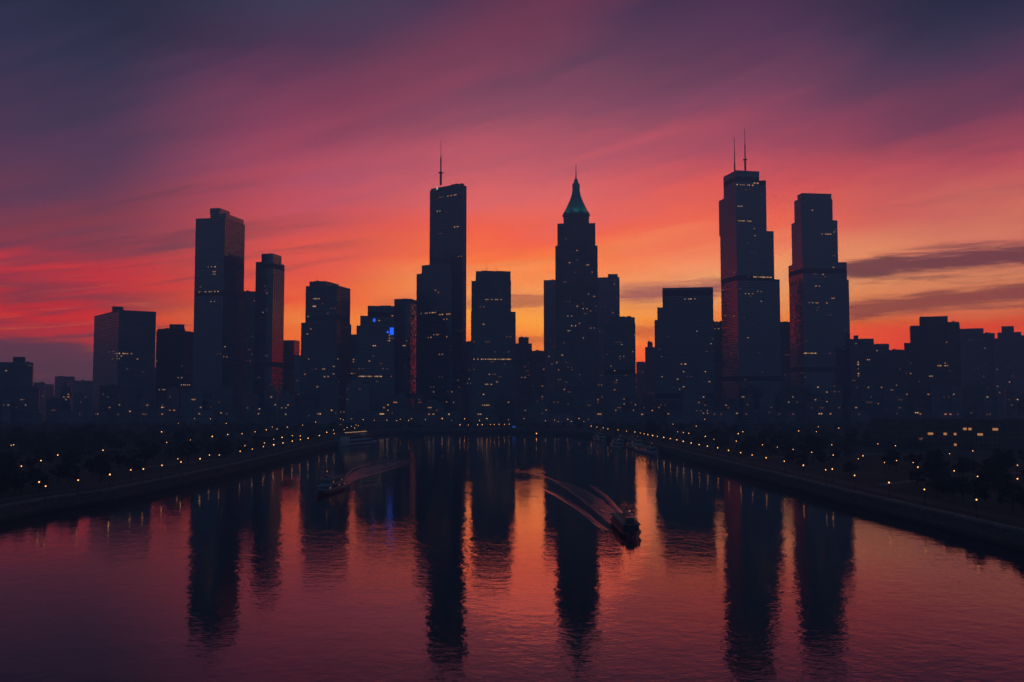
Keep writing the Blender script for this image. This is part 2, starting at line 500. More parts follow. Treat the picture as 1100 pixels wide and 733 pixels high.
def water_mat(name, rough, amp, base=(0.006, 0.010, 0.016), fine=0.0, seed=0.0):
    m = bpy.data.materials.new(name)
    m.use_nodes = True
    n = N(m.node_tree)
    b = m.node_tree.nodes['Principled BSDF']
    b.inputs['Base Color'].default_value = base + (1,)
    b.inputs['Roughness'].default_value = rough
    b.inputs['IOR'].default_value = 1.34
    g = n.new('ShaderNodeNewGeometry')
    sp = n.new('ShaderNodeSeparateXYZ')
    m.node_tree.links.new(g.outputs['Position'], sp.inputs[0])
    x, y = sp.outputs[0], sp.outputs[1]
    # chop that runs across the river: short across, long along the view from the bridge, in three sizes
    xs = n.m('ADD', x, n.m('MULTIPLY', y, 0.10))
    c1 = n.noise(n.vec(n.m('MULTIPLY', xs, 0.34), n.m('MULTIPLY', y, 0.44), seed), 1.0, 2.0, 0.5)
    c2 = n.noise(n.vec(n.m('MULTIPLY', n.m('ADD', x, n.m('MULTIPLY', y, -0.2)), 0.85), n.m('MULTIPLY', y, 1.2), seed + 4.0), 1.0, 2.0, 0.5)
    c3 = n.noise(n.vec(n.m('MULTIPLY', x, 0.9), n.m('MULTIPLY', y, 1.15), seed + 6.0), 1.0, 2.0, 0.5)
    patch = n.smooth(n.noise(n.vec(n.m('MULTIPLY', x, 0.008), n.m('MULTIPLY', y, 0.012), seed + 8.0), 1.0, 3.0, 0.5), 0.35, 0.68, 0.6, 1.25)
    hgt = n.m('ADD', n.m('ADD', n.m('MULTIPLY', c1, 1.15), n.m('MULTIPLY', c2, 0.55)), n.m('MULTIPLY', c3, 0.2 + fine))
    c0 = n.noise(n.vec(n.m('MULTIPLY', xs, 0.15), n.m('MULTIPLY', y, 0.12), seed + 2.0), 1.0, 2.0, 0.5)
    hgt = n.m('ADD', hgt, n.m('MULTIPLY', c0, 1.9))
    hgt = n.m('MULTIPLY', n.m('MULTIPLY', hgt, patch), amp)
    bp = n.new('ShaderNodeBump')
    bp.inputs['Distance'].default_value = 1.0
    bp.inputs['Strength'].default_value = 1.0
    n.put(bp.inputs['Height'], hgt)
    n.put(b.inputs['Normal'], bp.outputs[0])
    return m


M_WATER = water_mat('river water', 0.02, 0.035)
M_WAKE = water_mat('wake ridge water', 0.22, 0.05, base=(0.30, 0.29, 0.29))
M_CHURN = water_mat('churned water', 0.14, 0.08, base=(0.14, 0.13, 0.13), fine=0.6)
for _m, _lo, _hi in ((M_WAKE, (0.03, 0.03, 0.035), (0.19, 0.18, 0.18)), (M_CHURN, (0.015, 0.018, 0.022), (0.26, 0.25, 0.25))):      # broken foam
    _n = N(_m.node_tree); _g = _n.new('ShaderNodeNewGeometry')
    _n.put(_m.node_tree.nodes['Principled BSDF'].inputs['Base Color'], _n.mix(_n.smooth(_n.noise(_g.outputs['Position'], 0.35, 5.0, 0.65), 0.38, 0.66), _lo + (1,), _hi + (1,)))

# ------------------------------------------------------------------ river, banks and ground
GZ = 5.0
LEFT = [(-500, -204), (150, -197), (300, -187), (366, -181), (400, -171), (475, -165), (567, -161), (667, -160), (790, -158), (850, -156), (1000, -157),
        (1060, -153), (1100, -142), (1116, -126)]
RIGHT = [(-500, 178), (150, 160), (304, 148), (337, 145), (395, 140), (453, 137), (531, 132), (623, 126), (733, 120), (810, 113), (895, 103), (983, 91),
         (1040, 81), (1090, 66), (1112, 52)]
river = [Vector((x, y, 0)) for y, x in LEFT] + [Vector((-60, 1121, 0)), Vector((0, 1119, 0))] + [Vector((x, y, 0)) for y, x in reversed(RIGHT)]


def edge_x(tab, Y):
    for (y0, x0), (y1, x1) in zip(tab, tab[1:]):
        if y0 <= Y <= y1:
            return x0 + (x1 - x0) * (Y - y0) / (y1 - y0)
    return tab[-1][1]


water = link('river_water', mesh('river_water', [(-420, -500, 0), (420, -500, 0), (420, 1180, 0), (-420, 1180, 0)], [(0, 1, 2, 3)]), M_WATER)
tag(water, kind='structure')

GX, GYF, GYN = 2600, 3350, -500
gb = MB()
for (y0, x0), (y1, x1) in zip(LEFT, LEFT[1:]):
    gb.quad((-GX, y0, GZ), (x0, y0, GZ), (x1, y1, GZ), (-GX, y1, GZ))
for (y0, x0), (y1, x1) in zip(RIGHT, RIGHT[1:]):
    gb.quad((x0, y0, GZ), (GX, y0, GZ), (GX, y1, GZ), (x1, y1, GZ))
far = [(LEFT[-1][1], LEFT[-1][0]), (-60, 1121), (0, 1119), (RIGHT[-1][1], RIGHT[-1][0])]
gb.poly([(-GX, LEFT[-1][0], GZ)] + [(x, y, GZ) for x, y in far] + [(GX, RIGHT[-1][0], GZ), (GX, GYF, GZ), (-GX, GYF, GZ)])
ground = gb.build('ground', M_GRASS)
tag(ground, kind='structure')


def offset(line, d):
    out = []
    for i, p in enumerate(line):
        a = line[max(0, i - 1)]; b = line[min(len(line) - 1, i + 1)]
        t = (Vector((b[0] - a[0], b[1] - a[1]))).normalized()
        out.append((p[0] - t.y * d, p[1] + t.x * d))
    return out


def strip(line, d0, d1, z):
    mb = MB()
    A, B = offset(line, d0), offset(line, d1)
    for i in range(len(line) - 1):
        mb.quad((*A[i], z), (*B[i], z), (*B[i + 1], z), (*A[i + 1], z))
    return mb


def quay(line, label, side):
    """line runs along the water; side = +1 when the land is on its left hand."""
    root = thing('embankment_wall', label, 'embankment', (line[0][0], line[0][1], 0))
    L = Vector((line[0][0], line[0][1]))
    lo = [(x - L.x, y - L.y) for x, y in line]
    wl, cp = MB(), MB()
    A, B = offset(lo, -2.2 * side), offset(lo, 0.15 * side)
    Cc, D = offset(lo, -0.25 * side), offset(lo, 0.9 * side)
    for i in range(len(lo) - 1):
        wl.quad((*A[i], -0.8), (*A[i + 1], -0.8), (*B[i + 1], GZ - 0.05), (*B[i], GZ - 0.05))
        for (p, q), (za, zb) in (((Cc, Cc), (GZ - 0.3, GZ + 0.55)), ((D, D), (GZ + 0.004, GZ + 0.55))):
            cp.quad((*p[i], za), (*p[i + 1], za), (*p[i + 1], zb), (*p[i], zb))
        cp.quad((*Cc[i], GZ + 0.55), (*Cc[i + 1], GZ + 0.55), (*D[i + 1], GZ + 0.55), (*D[i], GZ + 0.55))
        # mooring piers standing out of the wall
        a, b = Vector(B[i]), Vector(B[i + 1])
    rail = MB()
    P_ = offset(lo, 0.45 * side)
    for i in range(len(lo) - 1):
        a, b = Vector(P_[i]), Vector(P_[i + 1]); k = max(1, int((b - a).length / 3.0))
        for zz in (1.0, 1.5): rail.tube((a.x, a.y, GZ + zz), (b.x, b.y, GZ + zz), .05, .05, 4)
        for q in range(k):
            p = a.lerp(b, q / k); rail.tube((p.x, p.y, GZ + .5), (p.x, p.y, GZ + 1.55), .06, .06, 4)
    rail.build('railing', M_POLE, root)
    wl.build('wall', M_WALL, root)
    cp.build('coping', M_PAVE, root)
    return root


lline = [(x, y) for y, x in LEFT]
rline = [(x, y) for y, x in RIGHT]
quay(lline, 'dark stone quay wall along the left river bank', 1)
quay(rline, 'dark stone quay wall along the right river bank', -1)
quay(far, 'low quay wall closing the river below the skyline', 1)
for nm, ln, sd_ in (('promenade', lline, 1), ('promenade', rline, -1), ('promenade', far, 1)):
    o = strip(ln, 1.0 * sd_, 5.0 * sd_, GZ + 0.012).build('promenade', M_PAVE); tag(o, kind='structure')
    o = strip(ln, 11.0 * sd_, 18.0 * sd_, GZ + 0.008).build('road', M_ASPH); tag(o, kind='structure')
# park paths
for pts, wd in (([(-290, 420), (-250, 470), (-205, 520), (-180, 600)], 4), ([(-420, 640), (-330, 660), (-250, 720), (-180, 800)], 5),
                ([(-640, 860), (-420, 890), (-180, 960)], 8), ([(165, 420), (220, 470), (300, 500), (420, 520)], 4),
                ([(150, 600), (240, 640), (360, 660)], 5), ([(140, 860), (400, 880), (700, 900)], 8)):
    o = strip(pts, -wd / 2, wd / 2, GZ + 0.004).build('path', M_PAVE); tag(o, kind='structure')

# ------------------------------------------------------------------ buildings
TIERS = []      # every tier: screen box + distance, used to leave out windows nobody can see
LITW = None


def footprint(x0, cx, x1, yt, D, a=None, depth=None):
    """Plan of a tower whose outline runs from x0 to x1 on the photo; cx is its near corner (None: it faces us)."""
    r = lambda u: at(u, yt, 1.0).x
    r0, r1 = r(x0), r(x1)
    if cx is None:
        w_ = (r1 - r0) * D
        dep = depth or max(16.0, min(w_ * 0.8, 55.0))
        b = math.atan((r0 + r1) / 2) * 0.9
        t = Vector((math.cos(b), -math.sin(b))); nrm = Vector((math.sin(b), math.cos(b)))
        m_ = Vector(((r0 + r1) / 2 * D, D))
        k0 = (r0 * D - m_.x + r0 * 0) / (t.x - r0 * t.y)
        k1 = (r1 * D - m_.x) / (t.x - r1 * t.y)
        p0, p1 = m_ + t * k0, m_ + t * k1
        # far side pulled in along the sight lines, so the flanks stay edge-on
        return [tuple(p0), tuple(p1), tuple(p1 + nrm * dep), tuple(p0 + nrm * dep)]
    a = R(a if a is not None else 35)
    rc = r(cx)
    X = rc * D
    w_ = (X - r0 * D) / (math.cos(a) + r0 * math.sin(a))
    d_ = (r1 * D - X) / (math.sin(a) - r1 * math.cos(a))
    L_ = Vector((-math.cos(a), math.sin(a))) * w_
    Q_ = Vector((math.sin(a), math.cos(a))) * d_
    c0 = Vector((X, D))
    return [tuple(c0 + L_), tuple(c0), tuple(c0 + Q_), tuple(c0 + L_ + Q_)]


def inset(P, d):
    c0 = Vector((sum(p[0] for p in P) / len(P), sum(p[1] for p in P) / len(P)))
    out = []
    for p in P:
        v = Vector(p) - c0
        k = max(0.1, (v.length - d * 1.3) / v.length)
        out.append(tuple(c0 + v * k))
    return out


class Building:
    def __init__(self, name, label, cat, D, tiers, mat, a=None, group=None, win=0, rows=(), cols=(), depth=None, junk=4, lowbias=1.6, fh=3.9, bay=3.0):
        self.D, self.win, self.rows, self.cols, self.mat, self.lowbias, self.fh, self.bay = D, win, rows, cols, mat, lowbias, fh, bay
        self.tiers = []
        plans = []
        for t in tiers:
            x0, cx, x1, yt = t[:4]
            o = t[4] if len(t) > 4 else {}
            P = footprint(x0, cx, x1, yt, D + o.get('set', 0.0), o.get('a', a), o.get('depth', depth))
            z = at(0, yt, D + o.get('set', 0.0)).z
            plans.append([P, z, o, (x0, x1, yt)])
        base = plans[0][0]
        self.root = thing(name, label, cat, (sum(p[0] for p in base) / 4, sum(p[1] for p in base) / 4, GZ), 0, group)
        self.ox, self.oy = self.root.location.x, self.root.location.y
        prev = None
        for k, (P, z, o, scr) in enumerate(plans):
            zb = GZ if (k == 0 or o.get('ground')) else prev - 0.0
            if 'from' in o: zb = plans[o['from']][1]
            if 'down' in o: zb = at(0, o['down'], D).z
            nm = o.get('name', 'shaft' if k == 0 else 'upper_block')
            self.add_tier(nm, P, zb, z, o)
            TIERS.append((scr[0], scr[1], scr[2], D, self))
            prev = z
        P, z = plans[-1][0], plans[-1][1]
        if junk: self.roof_junk(P, z, junk)

    def loc(self, P):
        return [(p[0] - self.ox, p[1] - self.oy) for p in P]

    def add_tier(self, nm, P, z0, z1, o):
        mb = MB()
        Q = self.loc(P)
        zz0, zz1 = z0 - GZ, z1 - GZ
        mb.prism(Q, zz0, zz1, top=False)
        I = inset(Q, 0.7)
        n = len(Q)
        for i in range(n):     # parapet: top ring, inner face, sunken roof
            j = (i + 1) % n
            mb.quad((*Q[i], zz1), (*Q[j], zz1), (*I[j], zz1), (*I[i], zz1), [(-50, -50)] * 4)
            mb.quad((*I[i], zz1), (*I[j], zz1), (*I[j], zz1 - 1.2), (*I[i], zz1 - 1.2), [(-50, -50)] * 4)
        mb.poly([(*p, zz1 - 1.2) for p in I], [(-50, -50)] * n)
        if o.get('piers'):
            sp = o['piers']
            for i in range(n):
                a, b = Vector(Q[i]), Vector(Q[(i + 1) % n])
                d = b - a; l = d.length; d.normalize()
                nr = Vector((d.y, -d.x))
                if nr.dot(Vector((self.ox, self.oy)) + a) > 0: continue
                k = max(1, int(l / sp)); step = l / k
                for q in range(k + 1):
                    c_ = a + d * (q * step)
                    c_ = c_ + nr * 0.25 + d * (0.5 if q == 0 else (-0.5 if q == k else 0))
                    mb.box(c_.x, c_.y, zz0, 0.9, 0.6, zz1 - 0.6, math.atan2(d.y, d.x))
        sh = mb.build(nm, o.get('mat', self.mat), self.root)
        if o.get('ledge'):
            lb = MB()
            E = inset(Q, -0.6)
            for zz in o['ledge'] if isinstance(o['ledge'], (list, tuple)) else [zz1 - 1.6]:
                lb.prism(E, zz, zz + 1.0, bottom=True)
            lb.build('cornice', M_TRIM, self.root)
        self.tiers.append((P, z0, z1))
        return sh

    def roof_junk(self, P, z, n):
        c0 = Vector((sum(p[0] for p in P) / 4 - self.ox, sum(p[1] for p in P) / 4 - self.oy))
        e = Vector(P[1]) - Vector(P[0]); l = e.length; rot = math.atan2(e.y, e.x)
        e2 = (Vector(P[2]) - Vector(P[1])); l2 = e2.length
        e.normalize(); e2.normalize()
        rng = random.Random(int(self.ox * 7 + z))
        for k in range(n):
            q = c0 + e * (rng.uniform(-0.3, 0.3) * l) + e2 * (rng.uniform(-0.35, 0.2) * l2)
            s = rng.uniform(0.12, 0.24) * l
            h = rng.uniform(1.4, 3.4)
            mb = MB(); mb.box(q.x, q.y, z - GZ - 1.2, s, min(s, l2 * 0.3), z - GZ + h - 1.0, rot)
            mb.build('rooftop_unit', M_PLANT, self.root)
        q = c0 + e * (rng.uniform(-0.35, 0.35) * l)
        mb = MB(); mb.tube((q.x, q.y, z - GZ - 1.2), (q.x, q.y, z - GZ + rng.uniform(4, 9)), 0.16, 0.08, 6)
        mb.build('aerial', M_STEEL, self.root)

    def box_px(self, nm, x0, x1, yt, yb, set=8.0, depth=12.0, mat=None):
        """A roof structure standing between two heights on the photo."""
        D = self.D + set
        P = footprint(x0, None, x1, yt, D, None, depth)
        mb = MB(); mb.prism(self.loc(P), at(0, yb, D).z - GZ - 3.0, at(0, yt, D).z - GZ)
        TIERS.append((x0, x1, yt, self.D, self))
        return mb.build(nm, mat or M_PLANT, self.root)

    def mast(self, u, v0, v1, r0=1.6, r1=0.35, set=12.0, knots=()):
        D = self.D + set
        b, t = at(u, v1, D), at(u, v0, D)
        x, y = b.x - self.ox, b.y - self.oy
        mb = MB()
        zb, zt = b.z - GZ - 3, t.z - GZ
        h = zt - zb
        mb.lathe([(r0, zb), (r0, zb + h * 0.24), (r0 * 0.62, zb + h * 0.26), (r0 * 0.62, zb + h * 0.6), (r1, zb + h * 0.62), (r1 * 0.7, zt), (0.02, zt + 0.3)], 8, x, y)
        for kz in knots:
            z = zb + h * kz
            mb.lathe([(r0 * 0.6, z - 0.8), (r0 * 2.3, z), (r0 * 2.3, z + 1.2), (r0 * 0.6, z + 2)], 8, x, y)
        a = mb.build('antenna', M_STEEL, self.root)
        bb = MB(); bb.lathe([(0.05, zt + 0.3), (0.5, zt + 0.7), (0.5, zt + 1.3), (0.05, zt + 1.7)], 8, x, y)
        bb.build('beacon', M_BEACON, a)
        return a

    def hit(self, u, v):
        d = ray(u, v)
        best = None
        o = Vector((0, 0, CAM_H))
        for P, z0, z1 in self.tiers:
            for i in range(len(P)):
                a, b = Vector(P[i]), Vector(P[(i + 1) % len(P)])
                e = b - a; l = e.length; e.normalize()
                nr = Vector((e.y, -e.x))
                den = d.x * nr.x + d.y * nr.y
                if den >= -0.02: continue
                t = (a.x * nr.x + a.y * nr.y) / den
                p = o + d * t
                s = (p.x - a.x) * e.x + (p.y - a.y) * e.y
                if -0.01 <= s <= l + 0.01 and z0 <= p.z <= z1:
                    if best is None or t < best[0]:
                        best = (t, a, e, nr, s, l, z0, z1, p.z)
        return best

    def window(self, u, v, mat, wide=1, used=None):
        for (x0, x1, yt, D, b) in TIERS:
            if b is not self and D < self.D and x0 - 0.3 <= u <= x1 + 0.3 and v >= yt - 1: return False
        h = self.hit(u, v)
        if not h: return False
        t, a, e, nr, s, l, z0, z1, z = h
        k = math.floor((z - GZ) / self.fh)
        zc = GZ + k * self.fh + self.fh * 0.70
        i = math.floor(s / self.bay)
        sc = (i + 0.58) * self.bay
        W = self.bay * 0.62 * wide * self.wr.choice((0.7, 0.9, 1.0, 1.0, 1.25, 1.5)) * (1.15 if self.D < 800 else 1.0)
        if sc - W / 2 < 0.2 or sc + W / 2 > l - 0.2 or zc + 1.2 > z1 - 1.5 or zc - 1.2 < z0: return False
        key = (round(a.x), round(a.y), i, k)
        if key in self.used: return False
        self.used.add(key)
        q = a + e * sc + nr * 0.12
        o = bpy.data.objects.new('lit_window', WIN_ME[M_WIN.index(mat)])
        COL.objects.link(o)
        o.parent = self.root
        o.location = (q.x - self.ox, q.y - self.oy, zc - GZ)
        o.rotation_euler = (0, 0, math.atan2(e.y, e.x))
        o.scale = (W, 0.3, self.fh * 0.42)
        return True

    def light(self):
        rng = random.Random(int(self.ox * 13 + self.oy))
        self.used = set()
        self.wr = random.Random(int(self.ox))
        n = 0
        for (y, xa, xb, cnt) in self.rows:
            for k in range(cnt):
                u = xa + (xb - xa) * (k + rng.uniform(0.1, 0.9)) / cnt
                n += self.window(u, y, rng.choice(M_WIN[:3]))
        for (x, ya, yb, cnt) in self.cols:
            for k in range(cnt):
                n += self.window(x, ya + (yb - ya) * (k + 0.5) / cnt, rng.choice(M_WIN[:3]))
        tries = 0
        mine = [t for t in TIERS if t[4] is self]
        got = 0
        while got < self.win * 0.78 and tries < self.win * 30 and n + got < 98:
            tries += 1
            x0, x1, yt = rng.choice(mine)[:3]
            u = rng.uniform(x0, x1)
            v = yt + (446 - yt) * (rng.random() ** (1 / self.lowbias))
            m = rng.choices(M_WIN, (3, 1, 2, 6))[0]
            if self.window(u, v, m):
                got += 1
                if rng.random() < 0.3:
                    got += self.window(u + rng.choice((-3.2, 3.2)), v, m)


# unit window: a shallow lit box with a frame step, shared by every lit window
def win_mesh(mat):
    mb = MB()
    mb.box(0, 0.0, -0.5, 1, 1, 0.5, 0, True)
    me = mesh('lit_window', mb.v, mb.f)
    me.materials.append(mat)
    return me


WIN_ME = [win_mesh(m) for m in M_WIN]
B = []


def add_b(*a, **k):
    b = Building(*a, **k)
    B.append(b)
    return b


# --- left of the picture
b = add_b('apartment_block', 'squat dark block cut by the left edge of the photo', 'building', 1380, [(-22, None, 15, 389), (15, None, 35.5, 389.5, {'ground': 1})], F_CONC, win=6)
b.box_px('roof_box', 14, 27, 383.5, 389)
b = add_b('slab_tower', 'broad flat-topped slab tower standing alone at the far left', 'tower', 1420, [(101.5, 128, 167.8, 333)], F_CONC, a=52, win=12, rows=((379.5, 117, 142, 9),), junk=1)
b.box_px('roof_box', 120.5, 132.5, 329.5, 333, set=20)
b = add_b('office_block', 'mid-height stepped block between the broad slab and the tall notched tower', 'building', 1520,
          [(168, 198, 208, 355.5), (169, 196, 199, 353), ], F_GLASS, a=10, win=5, rows=((419.6, 170, 190, 7), (413, 194, 205, 5)))
b.box_px('roof_box', 182, 198, 348.5, 353)
b = add_b('skyscraper', 'tallest tower on the left, notched roofline and shiny right side', 'skyscraper', 1440,
          [(210.5, 241.5, 263, 233.7, {'piers': 5.0}), (226, 243, 262, 229.5, {'set': 3}), (225.5, 236, 247, 223.5, {'set': 6})], F_GLASS, a=12, win=14,
          rows=((287, 220, 234, 3), (315, 213, 235, 9), (309, 215, 218, 1)))
b = add_b('office_tower', 'plain narrow tower tucked between the two left glass towers', 'tower', 1620, [(257, None, 277, 313)], F_CONC, win=10)
b = add_b('skyscraper', 'slim tower with stepped crown and lit right corner beside the tallest left tower', 'skyscraper', 1500,
          [(275, 293.5, 305.5, 281, {'piers': 6.0}), (281, 293.5, 302.5, 272.5, {'set': 3})], F_GLASS, a=12, win=16)
b = add_b('office_block', 'low stepped block right of the slim stepped-crown tower', 'building', 1580, [(304, 316, 322, 365.5), (316, None, 325, 383, {'ground': 1})], F_GLASS, a=12, win=5)
b = add_b('office_tower', 'bulky free-standing tower with flat top and low left shoulder', 'tower', 1430,
          [(323.5, 362, 377.5, 346), (328.5, 362, 376.5, 306.5, {'set': 1}), (332.5, 350, 364, 302, {'set': 8})], F_CONC, a=14, win=30, rows=((321.6, 335, 344, 4),), lowbias=1.2)
# --- centre left
blue_b = b = add_b('office_tower', 'short stepped tower carrying a bright blue light panel', 'tower', 1420,
                   [(383, None, 424, 350), (387, None, 420, 339.5, {'set': 4}), (395, None, 423.5, 328.8, {'set': 8, 'ground': 1})], F_DARK, win=24, rows=((405, 384, 411, 13),), lowbias=1.1)
low = add_b('office_block', 'low block left of the tower with blue light panel', 'building', 1560, [(375, None, 386, 360)], F_CONC, win=6)
b = add_b('office_tower', 'flat tower with a glinting edge right behind the blue-lit tower', 'tower', 1560, [(423.5, 441, 451, 321)], F_GLASS, a=14, win=10)
b = add_b('office_tower', 'stepped tower standing in front of the central tall tower with mast', 'tower', 1440,
          [(447.5, 485, 487.5, 290.6), (453, 484, 486.5, 282, {'set': 2})], F_DARK, a=37, win=24, rows=((337.5, 452, 485, 13),))
b = add_b('skyscraper', 'tall slab tower left of centre with one roof mast and white emblem', 'skyscraper', 1540,
          [(462.0, 497, 501, 199, {'piers': 7.0}), (463, 496.5, 498.5, 197, {'set': 2})], F_DARK, a=37, win=20, rows=((211, 479, 491, 6), (244, 487, 494, 3)), junk=1)
mid_b = b
b.mast(473.5, 150, 197, 1.9, 0.4, set=12, knots=(0.26,))
b = add_b('office_tower', 'flat-topped tower with shoulders standing between the two central tall towers', 'tower', 1450,
          [(506, None, 554, 335), (506.5, None, 549, 302, {'set': 1}), (511, None, 548.5, 291.5, {'set': 3})], F_CONC, win=30,
          rows=((323.5, 520, 540, 6), (387.6, 509, 548, 20)))
b.mast(523, 284, 291.5, 0.5, 0.2, set=14); b.mast(533, 286, 291.5, 0.4, 0.2, set=14)
add_b('office_block', 'low block closing the narrow bright gap right of the one-mast tower', 'building', 1650, [(494, None, 512, 367.5)], F_CONC, win=4)
b = add_b('apartment_tower', 'small pointed block left of the green-crowned tower', 'building', 1700, [(554, None, 571.5, 369), (557, None, 568, 362.5, {'set': 3})], F_BRICK, win=8)
b = add_b('apartment_tower', 'lower small block squeezed against the green-crowned tower base', 'building', 1720, [(571, None, 585.5, 377)], F_STONE, win=7)
b = add_b('office_tower', 'plain slab tower touching the left side of the green-crowned tower', 'tower', 1900, [(584, None, 599, 301)], F_PALE, win=9)
# --- the tower with a lit copper crown
sp_b = b = add_b('spire_tower', 'tall setback tower with lit green pyramid crown and needle spire', 'skyscraper', 1480,
                 [(596.5, None, 642, 264, {'piers': 6.0, 'depth': 62}), (598.7, None, 639.5, 240, {'set': 5, 'piers': 6.0, 'depth': 54}),
                  (605.3, None, 632.7, 229, {'set': 12, 'depth': 40})], F_STONE, win=62, junk=0, lowbias=1.1)
P, z0, z1 = b.tiers[-1]
cx = sum(p[0] for p in P) / 4 - b.ox; cy = sum(p[1] for p in P) / 4 - b.oy
Dc = cy + b.oy
half = (at(630.5, 229, Dc).x - at(607.3, 229, Dc).x) / 2
zc0, zc1 = z1 - GZ, at(0, 199, Dc).z - GZ
hh = zc1 - zc0
prof = [(1.0, 0.0), (0.93, 0.05), (0.80, 0.16), (0.66, 0.29), (0.52, 0.43), (0.40, 0.57), (0.31, 0.70), (0.27, 0.80), (0.27, 0.90)]
rt = b.root
rotc = math.pi / 4 - math.atan((at(618, 229, 1).x)) * 0.9
mb = MB()
mb.lathe([(r * half * 1.35, zc0 - 1.2 + z * hh) for r, z in prof], 8, cx, cy, rotc + math.pi / 8)
crown = mb.build('crown', M_COPPER, rt)
mb = MB()
for k in range(24):
    a = rotc + math.pi / 8 + 2 * math.pi * k / 24
    for (r0, q0), (r1, q1) in zip(prof[:7], prof[1:8]):
        s = 1.28 if k % 3 else 1.36
        mb.tube((cx + r0 * half * s * math.cos(a), cy + r0 * half * s * math.sin(a), zc0 - 1.2 + q0 * hh),
                (cx + r1 * half * s * math.cos(a), cy + r1 * half * s * math.sin(a), zc0 - 1.2 + q1 * hh), 0.45, 0.35, 4)
mb.build('crown_rib', M_COPPER, crown).name = 'ribbing'
mb = MB()
mb.lathe([(half * .30, zc1 - 0.1 * hh - 1.2), (half * .36, zc1 - 0.08 * hh - 1), (half * .34, zc1 + 2), (half * .2, zc1 + 4), (half * .17, zc1 + 9), (half * .1, zc1 + 10)], 8, cx, cy)
lan = mb.build('lantern', M_COPPER, rt)
zt = at(0, 175.5, Dc).z - GZ
mb = MB(); mb.lathe([(1.5, zc1 + 9), (0.9, zc1 + 16), (0.5, zc1 + 26), (0.18, zt)], 8, cx, cy)
mb.build('spire', M_STEEL, rt)
# floodlights round the foot of the crown: real lamps washing the copper
for k in range(8):
    a = rotc + math.pi / 8 + 2 * math.pi * (k + 0.5) / 8
    fx, fy = cx + half * 1.62 * math.cos(a), cy + half * 1.62 * math.sin(a)
    mb = MB(); mb.box(fx, fy, zc0 + 0.1, 1.0, 0.7, zc0 + 0.9, a)
    fo = mb.build('floodlight', M_POLE, rt)
    ld = bpy.data.lights.new('crown_flood', 'SPOT')
    ld.energy = 2800; ld.color = (0.12, 1.0, 0.78); ld.spot_size = R(80); ld.spot_blend = 0.6; ld.shadow_soft_size = 0.4
    lo_ = bpy.data.objects.new('crown_flood', ld); COL.objects.link(lo_)
    lo_.parent = rt; lo_.location = (fx, fy, zc0 + 1.6)
    dv = Vector((cx - fx, cy - fy, hh * 0.45))
    lo_.rotation_euler = (-dv).to_track_quat('Z', 'Y').to_euler()
# --- right of centre
b = add_b('office_tower', 'tower with small roof turret tucked behind right side of green-crowned tower', 'tower', 1900, [(640, None, 665.5, 298)], F_PALE, win=14, junk=1)
b.box_px('roof_turret', 653, 663.5, 294.5, 298, set=6)
b = add_b('office_tower', 'lower flat block right of the green-crowned tower, beside the sky gap', 'tower', 1530, [(649, None, 682.5, 347), (654, None, 682, 341, {'set': 2})], F_DARK, win=22)
b = add_b('apartment_tower', 'tiny slender block in the bright sky gap right of centre', 'building', 2000, [(693, None, 704, 373), (695.5, None, 701, 367.5, {'set': 3})], F_BRICK, win=3)
b = add_b('apartment_block', 'lowest faint block on the left of the bright sky gap', 'building', 2100, [(683.5, None, 694, 389)], F_CONC, win=3)
b = add_b('office_tower', 'wide flat-topped tower with left shoulder beside the twin-mast skyscraper', 'tower', 1440,
          [(703, None, 766.5, 343.5), (706, None, 766.3, 330, {'set': 1}), (711.5, None, 766, 309, {'set': 3})], F_DARK, win=24, rows=((322, 735, 748, 4),))
b = add_b('office_block', 'low narrow block wedged between the wide flat tower and twin-mast skyscraper', 'building', 1600, [(765, None, 777, 346)], F_CONC, win=5)
tw = b = add_b('skyscraper', 'tallest right tower with two roof masts and stepped right side', 'skyscraper', 1470,
               [(774.5, 792, 837.5, 299, {'a': 78}), (773.5, 791, 831, 247, {'a': 78, 'set': 1}), (772, 790, 823, 207.5, {'a': 78, 'set': 2}),
                (777, 790.5, 815.5, 183, {'a': 78, 'set': 3}), (815, None, 822.8, 194, {'set': 32, 'from': 2, 'depth': 20})],
               F_MIRROR, win=40, rows=((198.5, 792, 815, 11), (222, 792, 799, 4), (238.5, 792, 808, 8), (249, 803, 816, 6), (299.5, 794, 830, 24), (315, 798, 820, 5)), junk=0, lowbias=1.15)
b.mast(789.2, 148, 183, 1.3, 0.5, set=30); b.mast(800.6, 137.5, 183, 1.6, 0.5, set=42, knots=(0.27,))
b = add_b('office_block', 'plain low slab in the gap between the two right skyscrapers', 'building', 1650, [(836, None, 850, 346)], F_CONC, win=5)
b = add_b('skyscraper', 'right-hand stepped skyscraper with a lit band under its flat crown', 'skyscraper', 1500,
          [(847.5, 862, 911.8, 300, {'a': 83}), (846.8, 862, 909.5, 281, {'a': 83, 'set': 1}), (850, 861, 899.5, 236, {'a': 83, 'set': 2}),
           (853, 860, 894.2, 213, {'a': 83, 'set': 3}), (856.5, 861.5, 893, 207.5, {'a': 83, 'set': 5, 'ledge': 1})], F_GLASS, win=38,
          rows=((210, 866, 892, 14), (251, 883, 896, 6), (326, 868, 880, 5), (379, 863, 877, 8)), junk=1, lowbias=1.15)
